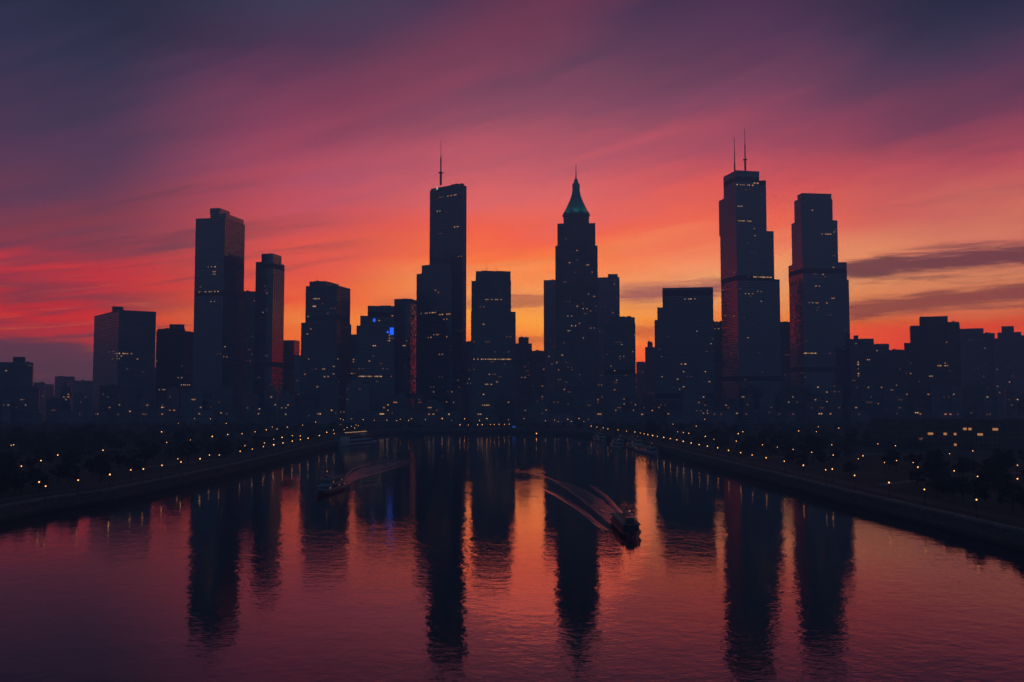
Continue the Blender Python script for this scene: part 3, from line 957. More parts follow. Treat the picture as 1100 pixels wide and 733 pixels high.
# --- right of the picture
b = add_b('apartment_block', 'low block with a vertical file of lit windows right of stepped skyscraper', 'building', 1570,
          [(908, None, 938.6, 364), (938.6, None, 955, 369.5, {'ground': 1, 'set': 5}), (955, None, 971.5, 376, {'ground': 1, 'set': 9})], F_CONC, win=14, cols=((922.6, 387, 407, 5),), rows=((387.5, 932, 936, 2),))
b.box_px('roof_box', 917, 922, 360.5, 364)
b = add_b('apartment_tower', 'stout dark block with stepped top standing highest at far right', 'building', 1400,
          [(971.5, None, 979, 368.5), (977.8, None, 1031, 349.5, {'ground': 1}), (988, None, 1018, 340, {'set': 4}), (1018, None, 1030.5, 346, {'from': 1, 'set': 4})], F_BRICK, win=14,
          rows=((393, 1006, 1020, 6),))
b = add_b('apartment_block', 'hazy long block right of the stout stepped block', 'building', 1800, [(1030, None, 1056.5, 353), (1056.5, None, 1068.5, 358, {'ground': 1})], F_CONC, win=8, rows=((429, 1045, 1052, 3), (431, 1058, 1064, 2)))
b = add_b('apartment_block', 'hazy block with boxy roof house near the right photo edge', 'building', 1750, [(1067, None, 1073, 363.5), (1072, None, 1097, 357, {'ground': 1}), (1097, None, 1122, 360, {'ground': 1})], F_CONC, win=8)
b.box_px('roof_box', 1076, 1089, 350.5, 357)

# emblem near the top of the tower left of centre
h = mid_b.hit(469.8, 203)
if h:
    t, a, e, nr, s, l, z0, z1, z = h
    q = a + e * s + nr * 0.55
    mb = MB()
    T = [(-2.6, -3.2), (-0.9, -3.2), (0, 0.6), (0.9, -3.2), (2.6, -3.2), (0.7, 3.6), (-0.7, 3.6)]
    ang = math.atan2(e.y, e.x)
    def lp(p, dd): return (q.x - mid_b.ox + p[0] * math.cos(ang) + nr.x * dd, q.y - mid_b.oy + p[0] * math.sin(ang) + nr.y * dd, z - GZ + p[1])
    for tri in ((0, 1, 2, 6), (2, 3, 4, 5), (2, 5, 6)):
        mb.poly([lp(T[k], 0.3) for k in tri])
    for k in range(7):
        mb.quad(lp(T[k], 0), lp(T[(k + 1) % 7], 0), lp(T[(k + 1) % 7], 0.3), lp(T[k], 0.3))
    mb.build('emblem', M_EMBLEM, mid_b.root)
for (u, v, sw, sh) in ((420.8, 356, 6.0, 11.0), (416.5, 357, 3.0, 3.0), (402, 344.2, 3.6, 5.0)):
    hb = blue_b.hit(u, v)
    if hb:
        t, a, e, nr, s, l, z0, z1, z = hb
        q = a + e * s + nr * 0.5
        mb = MB(); mb.box(0, 0, -sh / 2, sw, 0.5, sh / 2, 0, True)
        o = mb.build('light_panel', M_BLUE, blue_b.root)
        o.location = (q.x - blue_b.ox, q.y - blue_b.oy, z - GZ); o.rotation_euler = (0, 0, math.atan2(e.y, e.x))

# --- distant town and the low houses at the foot of the towers (nothing in the photo tells these apart)
rg = random.Random(3)
G_FAR, L_FAR = 'hazy distant blocks on the horizon', 'small hazy distant block low on the horizon'
for (x0, x1, y, D) in ((36, 48, 411, 2400), (46, 58, 413, 2700), (59, 80, 404.5, 2600), (79, 102, 409, 2300), (-25, 8, 408, 2500), (166, 185, 395, 2500),
                       (318, 332, 398, 2300), (374, 392, 385, 2400), (545, 563, 392, 2400), (580, 600, 395, 2500), (676, 690, 402, 2600),
                       (690, 706, 392, 2500), (760, 782, 380, 2300), (834, 852, 385, 2400), (905, 925, 392, 2500), (950, 982, 390, 2200), (1025, 1050, 385, 2400), (1090, 1125, 380, 2300)):
    add_b('distant_block', L_FAR, 'building', D, [(x0, None, x1, y)], F_CONC, group=G_FAR, win=1, junk=1)
G_LOW, L_LOW = 'dark low buildings at the foot of the skyline', 'dark low building at the foot of the skyline towers'
x = -30
while x < 1130:
    wd = rg.uniform(9, 26)
    y = rg.uniform(410, 434) + (3 if 380 < x < 700 else 0)
    D = rg.uniform(1335, 1395)
    steps = [(x, None, x + wd, y)]
    if rg.random() < 0.65:
        a_, b_ = rg.uniform(0.05, 0.4), rg.uniform(0.55, 0.95)
        steps.append((x + wd * a_, None, x + wd * b_, y - rg.uniform(2, 6), {'set': 3, 'depth': 14}))
    add_b('low_building', L_LOW, 'building', D, steps, rg.choice((F_PALE, F_STONE, F_STONE, F_CONC, F_BRICK)), group=G_LOW, win=rg.randint(1, 3), junk=2, lowbias=1.0, depth=22)
    x += wd + rg.uniform(-2, 10)
G_SH, L_SH = 'low houses along the far shore', 'low dark house with a few amber lights on the far shore'
x = 20
while x < 1090:
    wd = rg.uniform(12, 34)
    y = rg.uniform(439, 444.5)
    D = rg.uniform(1265, 1315)
    if not (535 < x + wd / 2 < 575):
        add_b('shore_house', L_SH, 'house', D, [(x, None, x + wd, y)], rg.choice((F_PALE, F_STONE, F_CONC)), group=G_SH, win=rg.randint(1, 2), junk=0, lowbias=1.0, depth=16)
    x += wd + rg.uniform(6, 30)

# long apartment house with lit windows in the right-hand park
apt = add_b('apartment_house', 'long low apartment house with lit windows among the right bank trees', 'apartment house', 700,
            [(935, None, 1180, 452, {'depth': 16})], F_BRICK, junk=5, fh=4.0, bay=3.4,
            rows=())
apt.used = set()
apt_px = [(958.5, 456.5), (979.5, 457), (981.5, 457), (988, 457), (991, 457), (1001, 466), (1016.5, 468), (1024, 468.5), (1024.5, 477), (1034.5, 460.5), (1043, 461),
          (1067.5, 462.5), (1054.5, 470.5), (989, 473)]

# every lit window
for b in B:
    b.light()
# the lit windows of the long house sit lower on its front
for (u, v) in apt_px:
    apt.window(u, v, M_WIN[0] if u != 989 else M_WIN[3])

# ------------------------------------------------------------------ street lamps
def sphere_mesh(name, mat, r=0.28):
    mb = MB()
    prof = [(0.02, -r)] + [(r * math.cos(a), r * math.sin(a)) for a in (-1.1, -0.6, 0, 0.5, 0.95)] + [(0.02, r * 1.15)]
    mb.lathe(prof, 10)
    me = mesh(name, mb.v, mb.f, True)
    me.materials.append(mat)
    return me


def pole_mesh():
    mb = MB()
    mb.lathe([(0.30, 0), (0.30, 0.5), (0.16, 0.8), (0.11, 5.0), (0.22, 5.3), (0.22, 5.5), (0.02, 5.5)], 8)
    me = mesh('pole', mb.v, mb.f); me.materials.append(M_POLE)
    return me


def cap_mesh():
    mb = MB(); mb.lathe([(0.5, 0.0), (0.62, 0.02), (0.3, 0.3), (0.03, 0.5)], 10)
    me = mesh('lamp_cap', mb.v, mb.f); me.materials.append(M_POLE)
    return me


ME_POLE, ME_CAP = pole_mesh(), cap_mesh()
ME_BULB, ME_BULBO = sphere_mesh('lamp_globe', M_LAMP), sphere_mesh('lamp_globe', M_LAMPO)
LAMPS = []
LR = random.Random(29)


def lamp(p, label, group, amber=False, s=1.0):
    base = Vector((p.x, p.y, GZ + 0.01))
    hs = (p.z - GZ) / 6.0
    t = thing('street_lamp', label, 'street lamp', base, 0, group)
    po = link('pole', ME_POLE, None, t); po.scale = (1, 1, hs)
    s *= LR.uniform(0.72, 1.12)
    g = link('lamp_globe', ME_BULBO if amber else ME_BULB, None, t, (0, 0, 6.0 * hs)); g.scale = (s, s, s)
    link('lamp_cap', ME_CAP, None, t, (0, 0, 6.0 * hs + 0.5 * s))
    LAMPS.append((px(p), p.y))
    return t


HEAD = GZ + 6.0
def near_shore(u, v):
    p = onz(u, v, HEAD)
    return p if p.y < 1235 else at(u, v, 1235 - (u * 7) % 40)


left_row = [(42, 518), (84, 516), (118, 510), (140.5, 505), (154, 504), (174, 500), (194.5, 496.5), (215, 493), (235.6, 489), (258, 485), (271, 482.6), (283, 480),
            (294, 478), (304, 476), (314, 474), (322.6, 472.4), (331, 471), (343, 468), (359, 466)]
right_row = [(1049, 537), (993, 526), (955, 518.6), (918, 511), (887, 505), (863, 500), (842.5, 495.7), (823, 492), (808, 489), (795.5, 486.5), (782.5, 484), (771, 481.3), (760, 479.5),
             (751, 477.8), (742.5, 476), (734, 474.2), (727, 472.7), (720, 471.4), (713, 470), (706, 469), (701, 468), (696, 467), (692, 466.2), (688, 465.4), (682, 464.2), (673, 463.4),
             (664, 462), (653, 460.8), (648, 459.8), (641, 459), (635, 458)]
for i, (u, v) in enumerate(left_row):
    p = onz(u, v, HEAD)
    lamp(p, '%s white lamp on the left embankment counted from the near end' % ordinal(i + 1), 'lamps along the left embankment', s=1.0 if v > 478 else 1.25)
for i, (u, v) in enumerate(right_row):
    p = onz(u, v, HEAD)
    lamp(p, '%s white lamp on the right embankment counted from the near end' % ordinal(i + 1), 'lamps along the right embankment', s=0.9 if v > 500 else (1.0 if v > 476 else 1.2))
left_park = [(49, 522.5), (191, 493), (225, 489), (263, 479), (284, 476), (294, 472), (303, 470), (314, 468.2), (322.6, 468.6), (351, 464.6), (358, 462), (173.6, 464), (179, 475.5), (204.5, 472.7),
             (191.5, 455), (110.6, 483.8), (62, 489), (44, 495), (23, 501), (14.6, 478), (12, 478.6), (209, 449.8), (226, 450), (243, 455), (228, 469), (244.6, 467), (260, 466), (274, 464),
             (286, 462), (292.6, 459), (297.6, 461), (308.6, 459), (339, 453.6), (325, 457), (365.6, 450), (369, 451), (377.6, 450), (390, 451)]
for i, (u, v) in enumerate(left_park):
    lamp(near_shore(u, v), 'amber lamp among the dark trees of the left bank park', 'lamps in the left bank park', amber=(v < 468 or i > 12), s=0.8 if v > 470 else 1.2)
right_park = [(819, 478), (835, 480.5), (852, 483), (858, 463), (877, 464), (879, 458.6), (901, 460), (872, 486), (895, 489), (893.5, 478), (927, 490), (922, 493), (943, 477), (962, 479),
              (950, 497), (963, 495), (981, 497), (986, 502), (1020, 487.5), (1045, 484.5), (1025, 506), (1050, 512), (1093, 500), (1093, 514.5), (757, 450.5), (723, 456), (728, 464), (734, 465),
              (740, 465.6), (757.6, 469), (793, 466), (798, 464), (791, 474), (894, 504), (748, 458), (767, 472)]
for i, (u, v) in enumerate(right_park):
    lamp(near_shore(u, v), 'amber lamp among the dark trees of the right bank park', 'lamps in the right bank park', amber=True, s=0.75 if v > 470 else 1.1)
far_row = [(402, 451.6), (415.6, 451.6), (426, 452), (430, 450.4), (439, 452), (442, 450), (457, 451), (475, 449.8), (485, 452), (499, 450), (515, 451.8), (523, 449.8), (546, 451), (563, 449.8), (586, 452),
           (596, 451), (600, 453), (610, 450.6), (614, 453), (622, 450), (627, 453), (632, 451)]
for i, (u, v) in enumerate(sorted(far_row)):
    lamp(near_shore(u, v), 'amber lamp on the far shore, %s from the left along the skyline foot' % ordinal(i + 1), 'lamps along the far shore', amber=True, s=1.7 if u in (475, 499, 523) else 1.1)
pier_row = [(494, 456.6), (503, 456.6), (513, 456.4), (518, 456.4), (527, 456.3), (531, 456.2), (536, 456.1), (542, 456), (547, 455.9)]
for i, (u, v) in enumerate(pier_row):
    lamp(onz(u, v, GZ + 4.9), '%s low lamp from the left on the central far quay edge' % ordinal(i + 1), 'low lamps on the far quay', amber=True, s=1.2)
for u, v in ((365.5, 456), (370, 461.6), (373, 459.6), (377.5, 458.2), (381, 460), (385, 457.6), (382.5, 456.6)):
    lamp(onz(u, v, HEAD + 1), 'white lamp clustered behind the moored ship on the left bank', 'lamps behind the moored ship', s=0.9)

# ------------------------------------------------------------------ trees
def leaf_clump(rnd, verts, faces, c0, rad, n, size):
    for _ in range(n):
        while True:
            v = Vector((rnd.uniform(-1, 1), rnd.uniform(-1, 1), rnd.uniform(-1, 1)))
            if 0.25 < v.length < 1: break
        p = Vector(c0) + Vector((v.x * rad[0], v.y * rad[1], v.z * rad[2]))
        nrm = Vector((rnd.gauss(0, 1), rnd.gauss(0, 1), rnd.gauss(0.4, 1))).normalized()
        a = nrm.orthogonal().normalized(); b_ = nrm.cross(a)
        ang = rnd.uniform(0, 6.28)
        a, b_ = a * math.cos(ang) + b_ * math.sin(ang), b_ * math.cos(ang) - a * math.sin(ang)
        s = size * rnd.uniform(0.6, 1.3)
        i = len(verts)
        verts += [p - a * s, p - b_ * s * 0.55, p + a * s, p + b_ * s * 0.55]
        faces.append((i, i + 1, i + 2, i + 3))


def tree_proto(seed, H, spread, leafmat, nclump=14, nleaf=70, size=0.5):
    rnd = random.Random(seed)
    V, Fc = [], []
    tb = MB()
    tb.tube((0, 0, -0.2), (rnd.uniform(-.2, .2), rnd.uniform(-.2, .2), H * 0.42), 0.32, 0.2, 7)
    for k in range(nclump):
        a = rnd.uniform(0, 6.28); r = spread * math.sqrt(rnd.random())
        z = H * rnd.uniform(0.38, 0.92)
        r *= 1.0 - 0.55 * max(0, (z / H - 0.55) / 0.4)
        c0 = (r * math.cos(a), r * math.sin(a), z)
        q = rnd.uniform(0.55, 1.0)
        leaf_clump(rnd, V, Fc, c0, (spread * 0.42 * q, spread * 0.42 * q, H * 0.13 * q), nleaf, size)
        tb.tube((0, 0, H * rnd.uniform(0.28, 0.42)), c0, 0.12, 0.04, 5, False)
    tm = mesh('trunk', tb.v, tb.f); tm.materials.append(M_BARK)
    cm = mesh('crown', V, Fc); cm.materials.append(leafmat)
    return tm, cm, H, spread


PROTO = [tree_proto(1, 10.5, 4.6, M_LEAF), tree_proto(2, 8.0, 3.8, M_LEAF2), tree_proto(3, 12.0, 4.2, M_LEAF, 16), tree_proto(4, 6.5, 3.4, M_LEAF2, 10)]
tr = random.Random(11)
placed = []


def lamp_blocked(x, y, H, sp):
    u, v = px((x, y, GZ + H)); u2, v2 = px((x, y, GZ))
    hw = 1000 * (sp + 0.8) / y
    for (lu, lv), ly in LAMPS:
        if ly > y + 1 and abs(lu - u) < hw + 1.5 and v - 1.5 < lv < v2: return True
        if abs(ly - y) <= 1 and abs(lu - u) < hw: return True
    for (lu, lv), ly in LAMPS:      # never standing on a lamp
        if abs(ly - y) < sp + 1 and abs(lu - u) < hw: return True
    return False


def plant(n, xr, yr, label, group, protos, s0=0.9, s1=1.35):
    k = tries = 0
    while k < n and tries < n * 60:
        tries += 1
        y = math.exp(tr.uniform(math.log(yr[0]), math.log(yr[1])))
        x = tr.uniform(*xr(y))
        tm, cm, H, sp = tr.choice([PROTO[i] for i in protos])
        s = tr.uniform(s0, s1)
        u, v = px((x, y, GZ))
        if not (-40 < u < 1140): continue
        if any((x - a) ** 2 + (y - b) ** 2 < (0.75 * (sp * s + c_)) ** 2 for a, b, c_ in placed): continue
        if lamp_blocked(x, y, H * s, sp * s): continue
        if 925 < u < 1185 and 470 < y < 730: # keep the lit house in sight
            if px((x, y, GZ + H * s))[1] < 482 or y > 680: continue
        placed.append((x, y, sp * s))
        t = thing('park_tree', label, 'tree', (x, y, GZ), tr.uniform(0, 6.28), group)
        t.scale = (s, s, s * tr.uniform(0.9, 1.1))
        link('trunk', tm, None, t); link('crown', cm, None, t)
        k += 1
    return k


n1 = plant(125, lambda y: (max(-0.62 * y, -700), edge_x(LEFT, y) - 20), (340, 900), 'dark leafy tree in the left bank park', 'dark trees of the left bank park', (0, 1, 2, 3))
n2 = plant(132, lambda y: (edge_x(RIGHT, y) + 20, min(0.62 * y, 700)), (300, 900), 'dark leafy tree in the right bank park', 'dark trees of the right bank park', (0, 1, 2, 3))
n3 = plant(40, lambda y: (-150, 90), (1128, 1215), 'small dark tree on the far shore under the skyline', 'small trees on the far shore', (1, 3), 0.55, 0.8)
print('trees', n1, n2, n3)


def woods(xr, yr, n, seed):
    rnd = random.Random(seed)
    V, Fc = [], []
    for _ in range(n):
        y = rnd.uniform(*yr); x = rnd.uniform(*xr(y))
        H = rnd.uniform(4.5, 8.5); sp = rnd.uniform(3.0, 5.5)
        if lamp_blocked(x, y, H + 0.5, sp): continue
        if 915 < px((x, y, GZ))[0] < 1185 and y < 690: continue
        for k in range(4):
            leaf_clump(rnd, V, Fc, (x + rnd.uniform(-sp, sp) * .5, y + rnd.uniform(-sp, sp) * .5, GZ + H * rnd.uniform(.25, .75)), (sp * .6, sp * .6, H * .28), 16, 0.9)
    me = mesh('woods', V, Fc)
    o = link('woods', me, M_LEAF)
    tag(o, kind='stuff')
    return o


woods(lambda y: (max(-0.6 * y, -800), edge_x(LEFT, min(y, 1100)) - 24), (600, 1255), 760, 5)
woods(lambda y: (edge_x(RIGHT, min(y, 1100)) + 24, min(0.6 * y, 800)), (600, 1255), 800, 6)

# ------------------------------------------------------------------ boats
def loft(secs, z_of=None):
    """secs: list of (x along, half beam, z keel, z deck)"""
    mb = MB()
    for (x0, w0, k0, d0), (x1, w1, k1, d1) in zip(secs, secs[1:]):
        for s in (1, -1):
            q = [(x0, s * w0 * 0.72, k0), (x1, s * w1 * 0.72, k1), (x1, s * w1, d1), (x0, s * w0, d0)]
            mb.quad(*(q if s < 0 else q[::-1]))
        mb.quad((x0, -w0, d0), (x1, -w1, d1), (x1, w1, d1), (x0, w0, d0))
        mb.quad((x0, w0 * .72, k0), (x1, w1 * .72, k1), (x1, -w1 * .72, k1), (x0, -w0 * .72, k0))
    for (x0, w0, k0, d0), fl in ((secs[0], 1), (secs[-1], -1)):
        q = [(x0, w0 * .72, k0), (x0, -w0 * .72, k0), (x0, -w0, d0), (x0, w0, d0)]
        mb.quad(*(q if fl > 0 else q[::-1]))
    return mb


def ferry(label, loc, rz, L=34.0, beam=9.0, decks=2, canopy=True, hullm=None, lit=0, cat='boat', name='river_ferry', strip_light=False, group=None, boxh=2.5, pale=False, paint=None):
    t = thing(name, label, cat, loc, rz, group)
    hb = beam / 2
    hull = loft([(-L / 2, hb * .80, -.5, 1.7), (-L * .40, hb * .97, -.6, 1.6), (0, hb, -.6, 1.5), (L * .28, hb * .95, -.6, 1.7), (L * .42, hb * .55, -.5, 2.1), (L * .5, hb * .08, -.2, 2.5)]).build('hull', hullm or M_HULL, t)
    rub = MB()
    for s in (1, -1):
        for (xa, wa), (xb, wb) in zip(((-L / 2, hb * .8), (-L * .4, hb * .97), (0, hb), (L * .28, hb * .95)), ((-L * .4, hb * .97), (0, hb), (L * .28, hb * .95), (L * .42, hb * .55))):
            rub.tube((xa, s * (wa + .05), 1.35), (xb, s * (wb + .05), 1.35), 0.16, 0.16, 6)
    rub.build('rubbing_strake', (paint or (M_WHITE if pale else M_BOAT)), hull)
    z = 1.6
    x0, x1, hw = -L * .42, L * .26, hb * .82
    for d in range(decks):
        cb = MB()
        cb.box((x0 + x1) / 2, 0, z, x1 - x0, hw * 2, z + boxh)
        cab = cb.build('cabin' if d == 0 else 'upper_cabin', (paint or (M_WHITE if pale else M_BOAT)), t)
        for s in (1, -1):
            n = max(3, int((x1 - x0) / 2.6))
            for k in range(n):
                wx = x0 + (x1 - x0) * (k + .5) / n
                wb = MB(); wb.box(wx, s * (hw + .04), z + .9, (x1 - x0) / n * .78, .12, z + boxh - .45)
                isl = lit and ((k * 7 + d * 3 + (s > 0)) % 11 < lit)
                wb.build('window', M_WIN[3] if isl else M_BGLASS, cab)
        fb = MB(); fb.box(x1 + .04, 0, z + .9, .12, hw * 1.6, z + boxh - .45)
        fb.build('front_window', M_BGLASS, cab)
        z += boxh
        dk = MB(); dk.box((x0 + x1) / 2, 0, z + .004, x1 - x0 + 1.6, hw * 2 + .9, z + .25, 0, True)
        dk.build('deck', M_DECK if d == decks - 1 else (paint or (M_WHITE if pale else M_BOAT)), t)
        z += .25
        x0 += L * .03; x1 -= L * .07; hw *= .94
    # rails round the top deck
    rl = MB()
    xa, xb = x0 - .4, x1 + L * .06
    for s in (1, -1):
        rl.tube((xa, s * hw, z + 1.05), (xb, s * hw, z + 1.05), .05, .05, 5)
        rl.tube((xa, s * hw, z + .55), (xb, s * hw, z + .55), .03, .03, 5)
        k = int((xb - xa) / 1.8)
        for q in range(k + 1):
            px_ = xa + (xb - xa) * q / k
            rl.tube((px_, s * hw, z), (px_, s * hw, z + 1.05), .04, .04, 5)
    rl.tube((xa, -hw, z + 1.05), (xa, hw, z + 1.05), .05, .05, 5)
    rl.build('railing', M_WHITE, t)
    if canopy:
        for q in range(5):
            for s in (1, -1):
                pb = MB(); cxp = xa + 1 + (xb - xa) * .55 * q / 4
                pb.tube((cxp, s * hw * .92, z), (cxp, s * hw * .92, z + 2.3), .07, .07, 6)
                pb.build('canopy_post', M_TRIM, t)
        cb = MB()
        n = 6
        for k in range(n):
            a0, a1 = -1 + 2 * k / n, -1 + 2 * (k + 1) / n
            f_ = lambda a: (a * hw * 1.02, z + 2.3 + .45 * (1 - a * a))
            (ya, za), (yb, zb) = f_(a0), f_(a1)
            X0, X1 = xa + .2, xa + (xb - xa) * .62
            cb.quad((X0, ya, za), (X1, ya, za), (X1, yb, zb), (X0, yb, zb))
            cb.quad((X0, yb, zb - .12), (X1, yb, zb - .12), (X1, ya, za - .12), (X0, ya, za - .12))
            for X in (X0, X1):
                cb.quad((X, ya, za - .12), (X, yb, zb - .12), (X, yb, zb), (X, ya, za))
        cb.build('canopy', M_CANOPY, t)
    wh = MB(); wx = x1 + L * .005
    wh.box(wx, 0, z, L * .08, hw * 1.0, z + 1.8)
    w_ = wh.build('wheelhouse', (paint or (M_WHITE if pale else M_BOAT)), t)
    g_ = MB(); g_.box(wx + L * .04 + .05, 0, z + 1.0, .1, hw * .86, z + 1.9); g_.build('windscreen', M_BGLASS, w_)
    ms = MB(); ms.tube((wx, 0, z + 1.8), (wx, 0, z + 3.6), .1, .05, 6); ms.tube((wx, -.9, z + 3.0), (wx, .9, z + 3.0), .05, .05, 5)
    m_ = ms.build('mast', M_TRIM, t)
    lb = MB(); lb.lathe([(.03, z + 3.6), (.22, z + 3.75), (.22, z + 4.0), (.03, z + 4.15)], 8, wx, 0); lb.build('navigation_light', M_WIN[0], m_)
    if strip_light:
        n = 14
        for k in range(n):
            wx2 = -L * .38 + L * .58 * k / (n - 1)
            lb = MB(); lb.box(wx2, 0, z + 2.62 + .25, 1.0, .5, z + 3.1 + .25)
            lb.build('deck_light', M_WIN[1], t)
    return t


def heading(a, b):
    d = b - a
    return (a + b) / 2, math.atan2(d.y, d.x), d.length


# the two under way
st_, bw_ = onz(662, 559.5), onz(685, 582)
c0, hd, ln = heading(st_, bw_)
ferry('dark passenger boat heading toward us right of centre with a wake', c0, hd, L=42, beam=6.4, decks=1, lit=1, hullm=M_HULL, canopy=False, boxh=1.7, paint=M_HULL)
st2, bw2 = onz(366, 525), onz(342, 533)
c1, hd1, ln1 = heading(st2, bw2)
ferry('two-deck passenger boat under way near the left bank with a wake', c1, hd1, L=36, beam=6.6, decks=2, lit=3, canopy=False, boxh=2.0)


# moored craft
def moored(label, u0, v0, u1, v1, **k):
    a, b_ = onz(u0, v0), onz(u1, v1)
    c_, h_, l_ = heading(a, b_)
    return ferry(label, c_, h_, group=None, **k)


ferry('pale moored ship with a lit deck on the left bank', Vector((-141, 862, 0)), math.atan2(120, 48), L=62, beam=13, decks=2, strip_light=True, canopy=True, hullm=M_WHITE, name='moored_ship', cat='ship', boxh=3.2, pale=True)
moor = 'boats moored at the right bank'
for lab, Y, off, L_, bm_, dk in (('long low tour boat moored nearest us at the right bank', 735, -13, 60, 9, 1),
                                 ('two-deck tour boat moored second along the right bank', 790, -10, 44, 9, 2),
                                 ('single-deck boat moored outside the others at the right bank', 800, -24, 30, 7, 1),
                                 ('small boat moored third along the right bank quay', 860, -9, 34, 7, 1),
                                 ('pale boat moored farthest along the right bank', 925, -12, 40, 8, 2)):
    x = edge_x(RIGHT, Y)
    tdir = math.atan2(-28, 33 if False else 18) if False else math.atan2(-1.0, 0.11)
    ferry(lab, Vector((x + off, Y, 0)), tdir, L=L_, beam=bm_, decks=dk, canopy=dk == 2, lit=2 if dk == 2 else 1, hullm=M_BOAT, name='tour_boat', group=moor, pale=True)

# buoys with a light
for (u, v, lab) in ((576.3, 469, 'small lit buoy afloat in front of the central far quay'), (664, 481.5, 'small lit buoy afloat beside the boats at the right bank')):
    p = onz(u, v)
    t = thing('buoy', lab, 'buoy', p)
    mb = MB(); mb.lathe([(0.05, -.5), (1.1, -.3), (1.2, .3), (.9, .6), (.3, .8), (.2, 2.6), (.03, 2.7)], 12); mb.build('float', M_HULL, t)
    mb = MB(); mb.lathe([(.05, 2.7), (.42, 2.95), (.42, 3.4), (.05, 3.7)], 10); mb.build('lantern', M_LAMPO, t)
t = onz(552, 463.0)
t = thing('information_screen', 'small blue-lit screen on the far quay edge', 'screen', Vector((t.x, 1122.5, GZ)))
mb = MB(); mb.box(0, 0.3, 0, .4, .4, 1.2); mb.build('post', M_POLE, t)
mb = MB(); mb.box(0, 0.3, 1.2, 4.2, .5, 3.6, 0, True); mb.build('casing', M_POLE, t)
mb = MB(); mb.box(0, 0.0, 1.4, 3.8, .1, 3.4, 0, True); mb.build('screen', pmat('dim blue panel', (0.03, 0.06, 0.2), emit=(0.03, 0.12, 0.7), estr=0.5), t)


# ------------------------------------------------------------------ wakes
def smoothline(pts, n=10):
    out = []
    P = [pts[0]] + list(pts) + [pts[-1]]
    for i in range(1, len(P) - 2):
        for k in range(n):
            t_ = k / n
            a, b_, c_, d = P[i - 1], P[i], P[i + 1], P[i + 2]
            out.append(0.5 * ((2 * b_) + (c_ - a) * t_ + (2 * a - 5 * b_ + 4 * c_ - d) * t_ ** 2 + (3 * b_ - a - 3 * c_ + d) * t_ ** 3))
    out.append(P[-2].copy())
    return out


def ridges(mb, pts, width, height, taper=True, ncross=9, crests=1):
    line = smoothline(pts, 14)
    n = len(line)
    rows = []
    for i, p in enumerate(line):
        a, b_ = line[max(0, i - 1)], line[min(n - 1, i + 1)]
        t_ = (b_ - a).normalized(); nr = Vector((-t_.y, t_.x, 0))
        s = i / (n - 1)
        w_ = width * (0.7 + 0.9 * s); h_ = height * ((1 - s) ** 0.6 if taper else 1.0) * (0.8 + 0.4 * noise.noise(p * 0.15))
        row = []
        for k in range(ncross):
            c_ = -1 + 2 * k / (ncross - 1)
            z = h_ * (0.5 + 0.5 * math.cos(math.pi * c_)) - 0.012
            row.append(p + nr * (c_ * w_ / 2) + Vector((0, 0, z)))
        rows.append(row)
    for r0, r1 in zip(rows, rows[1:]):
        for k in range(ncross - 1):
            mb.quad(r0[k], r1[k], r1[k + 1], r0[k + 1])


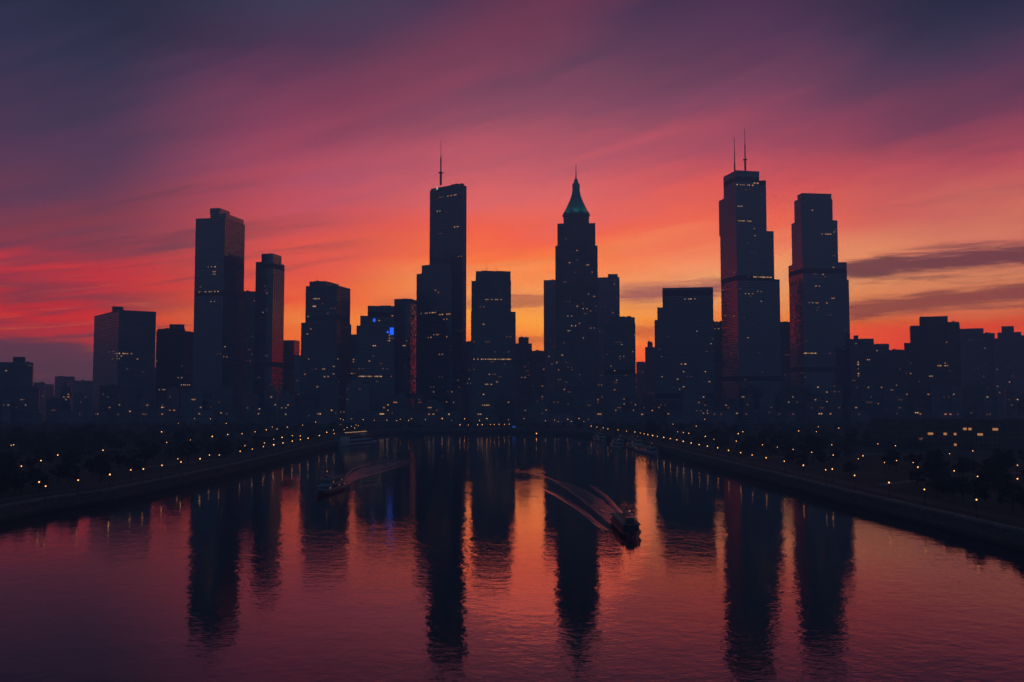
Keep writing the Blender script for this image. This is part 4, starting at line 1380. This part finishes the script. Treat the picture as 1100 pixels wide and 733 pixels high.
def wake(arms, churn, label):
    mb = MB()
    for pts, w_, h_ in arms:
        ridges(mb, [onz(u, v) for u, v in pts], w_, h_)
    o = mb.build('wake', M_WAKE, smooth=True, weld=True)
    tag(o, kind='stuff')
    mb = MB()
    L_ = smoothline([onz(*p) for p in churn[0]], 12); R_ = smoothline([onz(*p) for p in churn[1]], 12)
    k = min(len(L_), len(R_))
    for i in range(k):
        e = i / (k - 1); m0 = (L_[i] + R_[i]) / 2; q = (1 - e ** 2.2) * (1 + 0.3 * noise.noise(m0 * 0.09))
        L_[i] = m0 + (L_[i] - m0) * q; R_[i] = m0 + (R_[i] - m0) * q
    for i in range(k - 1):
        for j in range(6):
            f0, f1 = j / 6, (j + 1) / 6
            jit = lambda p, q, f_, e: p.lerp(q, f_) + Vector((0.5 * noise.noise(p * .3 + Vector((f_ * 3, 0, 0))), 0, 0.006 if 0 < f_ < 1 and 0 < e < k - 1 else 0.003))
            mb.quad(jit(L_[i], R_[i], f0, i), jit(L_[i + 1], R_[i + 1], f0, i + 1), jit(L_[i + 1], R_[i + 1], f1, i + 1), jit(L_[i], R_[i], f1, i))
    o = mb.build('churned_water', M_CHURN, smooth=True)
    tag(o, kind='stuff')


wake([([(651, 570), (640, 562), (627.6, 551), (609.5, 539), (596, 531), (584, 526)], 3.0, 0.20),
      ([(672, 556), (665, 549.5), (653, 536), (643, 527.5), (633, 521)], 2.8, 0.17),
      ([(655, 562), (640, 549), (620, 533), (600, 519), (585, 512), (560, 507), (530, 505)], 1.4, 0.07),
      ([(662, 556), (648, 541), (628, 527), (610, 520)], 1.4, 0.06)],
     ([(657, 565), (640, 551), (618, 534), (600, 524), (586, 517)], [(667, 556), (655, 543), (634, 528), (612, 517), (592, 511)]), 'ferry')
wake([([(372, 521), (383, 514.5), (407, 507.6), (436, 499), (452, 495.5)], 2.6, 0.24),
      ([(368, 515), (377, 505), (384, 502), (400, 497.5), (422, 494.2), (450, 493.5)], 2.4, 0.2),
      ([(340, 515), (355, 508), (368, 503)], 1.4, 0.07),
      ([(384, 524), (400, 521), (422, 518)], 1.4, 0.06)],
     ([(369, 523), (384, 514.5), (407, 507), (436, 498.5), (452, 495.6)], [(366, 518), (380, 507), (400, 500), (424, 495), (452, 494.4)]), 'ferry')

# ------------------------------------------------------------------ haze: the dusk air over river and town
top = 0.0
bpy.context.view_layer.update()
for o in S.objects:
    if o.type == 'MESH':
        for cnr in o.bound_box:
            top = max(top, (o.matrix_world @ Vector(cnr)).z)
hz = MB(); hz.box(0, (GYF + GYN) / 2, -1.0, GX * 2 + 80, GYF - GYN + 80, top + 6.0, 0, True)
haze = hz.build('haze', None)
tag(haze, kind='stuff')
hm = bpy.data.materials.new('haze air')
hm.use_nodes = True
hm.node_tree.nodes.clear()
hn = N(hm.node_tree)
pv = hn.new('ShaderNodeVolumePrincipled')
pv.inputs['Color'].default_value = (0.58, 0.72, 1.0, 1)
pv.inputs['Density'].default_value = HAZE
pv.inputs['Anisotropy'].default_value = 0.0
ho = hn.new('ShaderNodeOutputMaterial')
hm.node_tree.links.new(pv.outputs[0], ho.inputs['Volume'])
haze.data.materials.append(hm)
